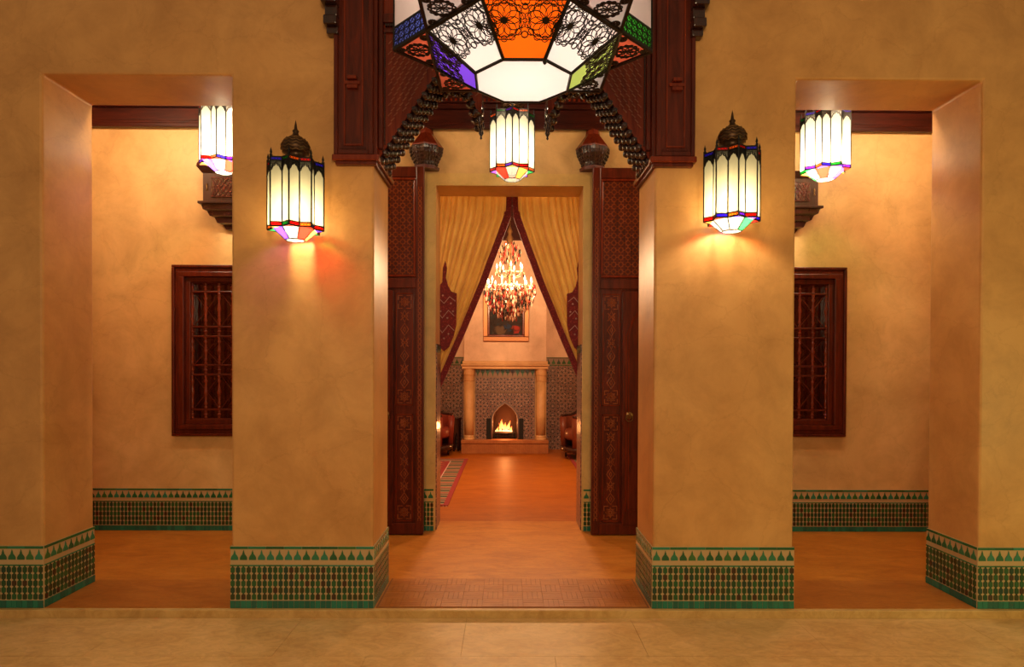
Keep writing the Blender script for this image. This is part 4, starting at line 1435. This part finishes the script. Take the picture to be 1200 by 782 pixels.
MB().box(FX - BH - 0.025, FX + BH + 0.025, 6.30, 6.45, 1.385, 1.41).build('mantel_moulding', 'stone', FP, bevel=0.008)
MB().box(FX - BH - 0.005, FX + BH + 0.005, 6.34, 6.45, 1.41, 1.465).build('mantel_shelf', 'stone', FP, bevel=0.008)
for s in (-1, 1):
    cx = FX + s * 0.572
    c = MB().lathe([(0.076, 0.28), (0.078, 0.6), (0.076, 1.14)], 20, (cx, 6.43, 0)).build('column', 'stone', FP, True)
    MB().lathe([(0.088, 0.212), (0.088, 0.235), (0.080, 0.245), (0.086, 0.262), (0.078, 0.28)], 20, (cx, 6.43, 0)).build('base', 'stone', c)
    MB().lathe([(0.076, 1.14), (0.084, 1.15), (0.078, 1.16), (0.080, 1.22), (0.090, 1.25), (0.090, 1.335)], 20, (cx, 6.43, 0)).build('capital', 'stone', c)
    MB().box(cx - 0.09, cx + 0.09, 6.47, RF, 0.0, 1.40).build('pier', 'stone', FP)
# mosaic front with the pointed arch cut out
hw = 0.478
az0, az1, aw = 0.212, 0.80, 0.200
apts = [(-aw, az0), (-aw, 0.52), (-0.19, 0.59), (-0.16, 0.655), (-0.11, 0.715), (-0.05, 0.765), (0, az1)]
arch_full = apts + [(-x, z) for x, z in reversed(apts[:-1])]
pol = [(FX - hw, 1.338), (FX - hw, az0)] + [(FX + x, z) for x, z in arch_full] + [(FX + hw, az0), (FX + hw, 1.338)]
MB().prism(pol, 6.455, 6.49).build('mosaic_front', 'zel_fine', FP)
m = MB()
m.tube([(FX + x * 1.06, 6.45, z) for x, z in arch_full], 0.017, 6)
m.build('arch_moulding', 'grey_stone', FP, True)
for s in (-1, 1):
    MB().box(FX + s * 0.262 - 0.035, FX + s * 0.262 + 0.035, 6.435, 6.456, az0, 0.545).build('side_strip', 'iron', FP)
gm = MB().box(FX - hw, FX + hw, 6.452, 6.456, 1.205, 1.338).build('frieze_ground', 'dim_tile', FP)
m = MB()
for i in range(12):
    x = FX - hw + (i + 0.5) * 2 * hw / 12
    m.prism([(x + a * 1.55, 1.325 - c * 2.0) for a, c in mer][::-1], 6.447, 6.452)
m.build('frieze_merlons', 'checker', FP)['kind'] = 'stuff'
m = MB()
for z in (1.195, 0.975, 0.955):
    m.box(FX - hw, FX + hw, 6.445, 6.456, z, z + 0.012)
for x in (-hw, hw - 0.012):
    m.box(FX + x, FX + x + 0.012, 6.445, 6.456, az0, 1.2)
m.build('mosaic_border', 'dim_tile', FP)
# firebox
m = MB()
m.add([(FX - 0.23, 6.49, az0), (FX + 0.23, 6.49, az0), (FX + 0.17, 6.82, az0), (FX - 0.17, 6.82, az0), (FX - 0.23, 6.49, 0.86), (FX + 0.23, 6.49, 0.86), (FX + 0.17, 6.82, 0.86), (FX - 0.17, 6.82, 0.86)],
      [(0, 1, 2, 3), (1, 5, 6, 2), (2, 6, 7, 3), (3, 7, 4, 0), (4, 7, 6, 5)])
m.build('firebox', 'soot', FP)

MT['log'] = m_wood('charred_log', (0.03, 0.016, 0.010), (0.12, 0.06, 0.03), 0.8, 0.0, 'X')
for i, (x, y, z, a, L) in enumerate(((-0.02, 6.573, 0.294, 0.04, 0.28), (0.02, 6.648, 0.294, -0.04, 0.26), (0.01, 6.61, 0.350, 0.12, 0.24))):
    m = MB().tube([(-L / 2, 0, 0), (-L / 4, 0.004, 0.004), (0.02, -0.003, 0.0), (L / 2, 0.003, -0.003)], 0.03, 9, False, [0.027, 0.031, 0.029, 0.026])
    lo = m.build('fire_log', 'log')
    lo.location = (FX + x, y, z)
    lo.rotation_euler = (0, 0, a)
    tag(lo, ['charred log burning at the front of the grate', 'charred log burning at the back of the grate', 'charred log lying across the other two logs'][i], 'log', 'logs in the fireplace')
m = MB()
for i in range(7):
    x = FX - 0.15 + i * 0.05
    m.tube([(x, 6.54, 0.255), (x, 6.70, 0.255)], 0.006, 5)
    m.tube([(x, 6.54, 0.255), (x, 6.53, 0.30)], 0.006, 5)
m.tube([(FX - 0.17, 6.535, 0.29), (FX + 0.17, 6.535, 0.29)], 0.007, 5)
m.tube([(FX - 0.17, 6.54, 0.25), (FX + 0.17, 6.54, 0.25)], 0.007, 5)
g = thing('fire_grate', 'black iron grate holding the burning logs', 'grate', (FX, 6.6, 0.212))
m.build('basket', 'iron', g)
for x in (-0.15, 0.15):
    for y in (6.545, 6.69):
        MB().box(FX + x - 0.008, FX + x + 0.008, y - 0.008, y + 0.008, 0.212, 0.256).build('leg', 'iron', g)
m_, nt, out = newmat('fire_flame')
sp2 = nd(nt, 'ShaderNodeSeparateXYZ', None, Vector=nt.nodes.new('ShaderNodeTexCoord').outputs['Generated'])
cc = ramp(nt, sp2.outputs[2], [(0.0, (1.0, 0.62, 0.28)), (0.4, (1.0, 0.34, 0.07)), (1.0, (0.85, 0.09, 0.01))])
em = nd(nt, 'ShaderNodeEmission', None, Color=cc, Strength=4.5)
nt.links.new(em.outputs[0], out.inputs[0])
MT['flame'] = m_
fl = thing('fire', 'bright orange fire burning on the logs in the fireplace', 'fire', (FX, 6.6, 0.3))
for i, (x, y, h, r) in enumerate(((-0.09, 6.60, 0.16, 0.035), (-0.04, 6.62, 0.22, 0.045), (0.02, 6.61, 0.17, 0.04), (0.07, 6.62, 0.20, 0.035), (0.11, 6.60, 0.11, 0.028), (-0.12, 6.62, 0.10, 0.026))):
    m = MB().lathe([(0.01, 0), (r, h * 0.18), (r * 0.9, h * 0.35), (r * 0.55, h * 0.6), (r * 0.3, h * 0.8), (0, h)], 9, (0, 0, 0))
    m.v = [(px + 0.02 * math.sin(pz * 22 + i), py, pz) for px, py, pz in m.v]
    f = m.build('flame', 'flame', fl, True, False)
    f.location = (x, y - 6.6, 0.0)
point('fire_glow', (0, -0.06, 0.12), 9.0, (1.0, 0.36, 0.10), 0.06, fl)

# ------------------------------------------------------------------ painting above the mantel
pt = thing('painting', 'dark still life painting in a gilt frame above the mantel', 'painting', (FX + 0.012, 6.42, 1.775))
m_, nt, out = newmat('dark_oil_painting')
oc = objco(nt)
n_ = nd(nt, 'ShaderNodeTexNoise', None, Vector=oc, Scale=7.0, Detail=5.0, Distortion=1.5)
c1 = ramp(nt, n_.outputs[0], [(0.3, (0.008, 0.005, 0.004)), (0.5, (0.035, 0.016, 0.010)), (0.62, (0.02, 0.022, 0.02)), (0.75, (0.10, 0.045, 0.022))])


ocw = nd(nt, 'ShaderNodeVectorMath', {'operation': 'MULTIPLY_ADD'})
nt.links.new(n_.outputs[1], ocw.inputs[0])
ocw.inputs[1].default_value = (0.25, 0.25, 0.25)
nt.links.new(oc, ocw.inputs[2])


def blob(center, rad, col, prev):
    d = nd(nt, 'ShaderNodeVectorMath', {'operation': 'DISTANCE'})
    nt.links.new(ocw.outputs[0], d.inputs[0])
    d.inputs[1].default_value = center
    f = nd(nt, 'ShaderNodeMapRange', None, Value=d.outputs['Value'], From_Min=rad * 0.6, From_Max=rad, To_Min=1.0, To_Max=0.0)
    x = nd(nt, 'ShaderNodeMix', {'data_type': 'RGBA'})
    nt.links.new(f.outputs[0], x.inputs[0])
    nt.links.new(prev, x.inputs[6])
    x.inputs[7].default_value = c4(col)
    return x.outputs[2]


c1 = blob((0.28, 0.10, 0.33), 0.075, (0.30, 0.022, 0.01), c1)
c1 = blob((0.14, 0.10, 0.35), 0.06, (0.02, 0.03, 0.06), c1)
c1 = blob((0.02, 0.10, 0.28), 0.10, (0.11, 0.06, 0.03), c1)
principled(nt, out, Base_Color=c1, Roughness=0.6, Specular_IOR_Level=0.15)
MT['paint'] = m_
MT['gilt'] = m_plain('gilt_frame', (0.34, 0.13, 0.045), 0.42, 0.6)
pw_, ph_ = 0.365, 0.80
for nm, a, b, d_, mt in (('outer_frame', 0.0, 0.075, 0.05, 'gilt'), ('inner_frame', 0.075, 0.105, 0.032, 'wood_red')):
    m = MB()
    m.box(-pw_ + a, pw_ - a, -d_, 0, a, b).box(-pw_ + a, pw_ - a, -d_, 0, ph_ - b, ph_ - a).box(-pw_ + a, -pw_ + b, -d_, 0, b, ph_ - b).box(pw_ - b, pw_ - a, -d_, 0, b, ph_ - b)
    m.build(nm, mt, pt, world=False, bevel=0.008)
MB().box(-pw_ + 0.08, pw_ - 0.08, -0.02, 0, 0.08, ph_ - 0.08).build('canvas', 'paint', pt, world=False)

# ------------------------------------------------------------------ crystal chandelier
CH = thing('chandelier', 'crystal chandelier with two tiers of lit candles in the salon', 'chandelier', (-0.012, 4.4, 1.95))
m_, nt, out = newmat('cut_crystal')
gi = nt.nodes.new('ShaderNodeNewGeometry').outputs['Random Per Island']
cc = ramp(nt, gi, [(0.0, (0.40, 0.20, 0.13)), (0.22, (0.20, 0.012, 0.012)), (0.42, (0.62, 0.40, 0.28)), (0.55, (0.02, 0.015, 0.014)), (0.8, (0.28, 0.08, 0.04)), (0.92, (0.03, 0.05, 0.04))], 'CONSTANT')
principled(nt, out, Base_Color=cc, Roughness=0.08, Metallic=0.25, Coat_Weight=0.8)
MT['crystal'] = m_
cr = [(0.0, -1.0), (0.42, -0.35), (0.34, 0.45), (0.0, 1.0)]


def crystal(m, x, y, z, h, a):
    m.lathe([(r * h * 0.8, q * h) for r, q in cr], 5, (x, y, z), rot=a)


m = MB()
rnd = random.Random(3)
tiers = [(0.415, 0.32, 54, 0.036), (0.37, 0.325, 56, 0.036), (0.325, 0.315, 54, 0.036), (0.275, 0.30, 52, 0.036), (0.225, 0.275, 48, 0.035), (0.175, 0.24, 42, 0.034), (0.13, 0.20, 36, 0.034), (0.085, 0.15, 28, 0.032), (0.04, 0.09, 16, 0.032)]
for z, r, n, h in tiers:
    for i in range(n):
        a = 2 * PI * (i + rnd.random() * 0.5) / n
        crystal(m, r * math.cos(a), r * math.sin(a), z + rnd.uniform(-0.02, 0.02), h * rnd.uniform(0.8, 1.15), a)
    n2 = n // 2
    for i in range(n2):
        a = 2 * PI * rnd.random()
        crystal(m, r * 0.6 * math.cos(a), r * 0.6 * math.sin(a), z + rnd.uniform(-0.02, 0.02), h, a)
q = m.build('lower_crystals', 'crystal', CH, world=False)
q['kind'] = 'stuff'
m = MB()
for z, r, n, h in ((0.60, 0.19, 20, 0.03), (0.83, 0.13, 18, 0.03), (0.88, 0.14, 18, 0.03), (0.935, 0.11, 14, 0.028), (0.79, 0.10, 14, 0.03), (0.98, 0.06, 9, 0.024), (0.74, 0.08, 12, 0.028)):
    for i in range(n):
        a = 2 * PI * (i + rnd.random() * 0.5) / n
        crystal(m, r * math.cos(a), r * math.sin(a), z + rnd.uniform(-0.012, 0.012), h * rnd.uniform(0.8, 1.2), a)
q = m.build('crown_crystals', 'crystal', CH, world=False)
q['kind'] = 'stuff'
MB().lathe([(0.0, 0.0), (0.015, 0.02), (0.01, 0.06), (0.022, 0.2), (0.012, 0.35), (0.03, 0.45), (0.014, 0.55), (0.026, 0.65), (0.012, 0.8), (0.02, 0.95), (0.045, 1.05), (0.02, 1.10), (0.035, 1.14), (0.012, 1.2), (0.006, 1.25)], 12).build('stem', 'brass', CH, True, False)
MT['tier'] = m_plain('pale_glass_dish', (0.75, 0.55, 0.36), 0.2, 0.2, 0.5)
flame_me = MB().lathe([(0.004, 0), (0.011, 0.012), (0.013, 0.024), (0.007, 0.045), (0, 0.066)], 8).mesh('candle_bulb', 'bulb', True)
cand_me = MB().lathe([(0.0, -0.012), (0.022, -0.008), (0.026, 0.0), (0.010, 0.002), (0.010, 0.05), (0.0, 0.05)], 8).mesh('candle', 'tier', True)
for z, r, n in ((0.44, 0.285, 12), (0.625, 0.165, 7)):
    m = MB().tube([(r * math.cos(i * PI / 18), r * math.sin(i * PI / 18), z - 0.012) for i in range(36)], 0.012, 6, True)
    m.build('tier_ring', 'tier', CH, True, False)
    for i in range(n):
        a = 2 * PI * (i + 0.35) / n
        m = MB().tube([(0.02 * math.cos(a), 0.02 * math.sin(a), z - 0.02), (r * 0.5 * math.cos(a), r * 0.5 * math.sin(a), z - 0.07), (r * 0.85 * math.cos(a), r * 0.85 * math.sin(a), z - 0.05), (r * math.cos(a), r * math.sin(a), z)], 0.006, 5)
        m.build('arm', 'tier', CH, True, False)
        c = inst('candle', cand_me, CH, (r * math.cos(a), r * math.sin(a), z))
        inst('candle_bulb', flame_me, c, (0, 0, 0.05))
m = MB()
z, i = 1.24, 0
while z < 2.0:
    a = 0 if i % 2 else PI / 2
    m.tube([(0.010 * math.cos(t) * math.cos(a), 0.010 * math.cos(t) * math.sin(a), z + 0.02 + 0.02 * math.sin(t)) for t in [j * PI / 4 for j in range(8)]], 0.003, 4, True)
    z += 0.032
    i += 1
m.build('chain', 'brass', CH, world=False)
for x in (-0.5, 0.5):
    point('chandelier_glow', (x, -0.62, 0.62), 165, (1.0, 0.62, 0.33), 0.12, CH)



# ------------------------------------------------------------------ salon furniture and rugs
def m_rug(name, cols, k):
    m, nt, out = newmat(name)
    sp = nd(nt, 'ShaderNodeSeparateXYZ', None, Vector=objco(nt))
    # stepped lozenges: |x| + |y| folded
    fx = nd(nt, 'ShaderNodeMath', {'operation': 'PINGPONG'}, i0=sp.outputs[0], i1=k)
    fy = nd(nt, 'ShaderNodeMath', {'operation': 'PINGPONG'}, i0=sp.outputs[1], i1=k * 0.7)
    ad = nd(nt, 'ShaderNodeMath', {'operation': 'ADD'}, i0=fx.outputs[0], i1=fy.outputs[0])
    mr = nd(nt, 'ShaderNodeMapRange', None, Value=ad.outputs[0], From_Max=k * 1.7)
    col = ramp(nt, mr.outputs[0], cols, 'CONSTANT')
    n = nd(nt, 'ShaderNodeTexNoise', None, Scale=220.0)
    bp = nd(nt, 'ShaderNodeBump', None, Strength=0.4, Distance=0.003, Height=n.outputs[0])
    principled(nt, out, Base_Color=col, Roughness=0.95, Normal=bp.outputs[0])
    return m


MT['rug_field'] = m_rug('red_kilim_field', [(0.0, (0.30, 0.03, 0.02)), (0.3, (0.06, 0.02, 0.02)), (0.42, (0.36, 0.05, 0.03)), (0.7, (0.45, 0.25, 0.12)), (0.8, (0.24, 0.02, 0.015))], 0.11)


def m_stripes(name):
    m, nt, out = newmat(name)
    sp = nd(nt, 'ShaderNodeSeparateXYZ', None, Vector=objco(nt))
    w = nd(nt, 'ShaderNodeMath', {'operation': 'MULTIPLY'}, i0=sp.outputs[1], i1=3.4)
    f = nd(nt, 'ShaderNodeMath', {'operation': 'FRACT'}, i0=w.outputs[0])
    col = ramp(nt, f.outputs[0], [(0.0, (0.05, 0.05, 0.028)), (0.3, (0.36, 0.22, 0.11)), (0.42, (0.10, 0.045, 0.03)), (0.62, (0.30, 0.17, 0.09)), (0.74, (0.26, 0.03, 0.022)), (0.88, (0.36, 0.22, 0.11))], 'CONSTANT')
    principled(nt, out, Base_Color=col, Roughness=0.95)
    return m


MT['rug_border'] = m_stripes('striped_kilim_border')
MT['rug_red'] = m_plain('crimson_wool', (0.26, 0.02, 0.018), 0.95)


def rug(label, x0, x1, y0, y1):
    root = thing('rug', label, 'rug', ((x0 + x1) / 2, (y0 + y1) / 2, 0), 0, 'red kilim rugs of the salon')
    a = 0.045

    def rect(nm, mat, d0, d1, z):
        m = MB()
        m.box(x0 + d0, x0 + d1, y0 + d0, y1 - d0, 0.001, z).box(x1 - d1, x1 - d0, y0 + d0, y1 - d0, 0.001, z)
        m.box(x0 + d1, x1 - d1, y0 + d0, y0 + d1, 0.001, z).box(x0 + d1, x1 - d1, y1 - d1, y1 - d0, 0.001, z)
        return m.build(nm, mat, root)
    rect('edge', 'rug_red', 0, 0.05, 0.009)
    rect('border', 'rug_border', 0.05, 0.23, 0.009)
    rect('inner_stripe', 'white_braid', 0.23, 0.242, 0.009)
    rect('inner_band', 'rug_red', 0.242, 0.29, 0.009)
    MB().box(x0 + 0.29, x1 - 0.29, y0 + 0.29, y1 - 0.29, 0.001, 0.009).build('field', 'rug_field', root)
    m = MB()
    n = 60
    for i in range(n):
        x = x0 + (i + 0.5) * (x1 - x0) / n
        for yy, s in ((y0, -1), (y1, 1)):
            m.tube([(x, yy, 0.004), (x + 0.004, yy + s * 0.05, 0.003)], 0.003, 4)
    f = m.build('fringe', 'white_braid', root)
    f['kind'] = 'stuff'


rug('red kilim rug with striped border on the left of the salon floor', -2.5, -0.615, 2.58, 5.70)
rug('red kilim rug on the right of the salon floor under the armchair', 0.895, 2.7, 2.9, 6.2)

MT['leather'] = m_plain('russet_leather', (0.17, 0.032, 0.012), 0.42, 0, 0.2)
MT['leather_red'] = m_plain('red_leather', (0.22, 0.026, 0.013), 0.45, 0, 0.2)


def armchair(label, loc, rz, mat):
    root = thing('armchair', label, 'armchair', loc, rz, 'leather tub armchairs of the salon')
    # barrel shell open to local -y
    R, t = 0.33, 0.06
    vs, fs = [], []
    n = 20
    for i in range(n + 1):
        a = -0.42 * PI / 1 + (PI + 0.84 * PI) * i / n if False else (-0.30 + 1.60 * i / n) * PI
        top = 0.62 + 0.22 * max(0, math.sin(a)) ** 0.8 if math.sin(a) > 0 else 0.62
        for r, z in ((R, 0.12), (R + 0.02, 0.45), (R + 0.03, top - 0.03), (R, top), (R - t, top - 0.02), (R - t, 0.40), (R - t, 0.12)):
            vs.append((r * math.cos(a), r * math.sin(a), z))
    k = 7
    for i in range(n):
        for j in range(k):
            j2 = (j + 1) % k
            fs.append((i * k + j, i * k + j2, (i + 1) * k + j2, (i + 1) * k + j))
    fs.append(tuple(range(k)))
    fs.append(tuple(n * k + j for j in range(k)))
    MB().add(vs, fs).build('shell', mat, root, True, False)
    vs2 = []
    # dark wooden rim along the top of the shell
    pp = []
    for i in range(n + 1):
        a = (-0.30 + 1.60 * i / n) * PI
        top = 0.62 + (0.22 * max(0, math.sin(a)) ** 0.8 if math.sin(a) > 0 else 0)
        pp.append(((R - 0.01) * math.cos(a), (R - 0.01) * math.sin(a), top + 0.006))
    MB().tube(pp, 0.022, 6).build('rim', 'wood_dark', root, True, False)
    MB().lathe([(0.0, 0.28), (0.25, 0.28), (0.275, 0.31), (0.275, 0.40), (0.25, 0.44), (0.0, 0.46)], 20).build('seat_cushion', mat, root, True, False)
    MB().lathe([(0.30, 0.10), (0.34, 0.12), (0.34, 0.17), (0.30, 0.18)], 20).build('base_rail', 'wood_dark', root, True, False)
    leg = MB().lathe([(0.014, 0), (0.022, 0.03), (0.016, 0.06), (0.028, 0.13)], 8).mesh('leg', 'wood_dark', True)
    for a in (0.25, 0.75, 1.25, 1.75):
        inst('leg', leg, root, (0.27 * math.cos(a * PI), 0.27 * math.sin(a * PI), 0))
    return root


armchair('russet leather tub armchair right of the fireplace', (1.10, 5.80, 0.0095), R_(-70), 'leather')
armchair('red leather tub armchair left of the fireplace', (-1.20, 6.08, 0.0), R_(70), 'leather_red')
# small dark carved stool beside the left armchair
st = thing('side_table', 'small dark carved table between left armchair and fireplace', 'table', (-0.895, 6.63, 0))
MB().lathe([(0.0, 0.52), (0.11, 0.52), (0.115, 0.53), (0.11, 0.545), (0.0, 0.545)], 8).build('top', 'wood_dark', st, world=False)
for k in range(8):
    a = k * PI / 4 + PI / 8
    m = MB().prism([(-0.036, 0.0), (-0.022, 0.0), (-0.022, 0.24), (0.0, 0.32), (0.022, 0.24), (0.022, 0.0), (0.036, 0.0), (0.036, 0.52), (-0.036, 0.52)], -0.006, 0.006)
    o = m.build('side', 'wood_dark', st, world=False)
    o.location = (0.09 * math.cos(a), 0.09 * math.sin(a), 0)
    o.rotation_euler = (0, 0, a + PI / 2)
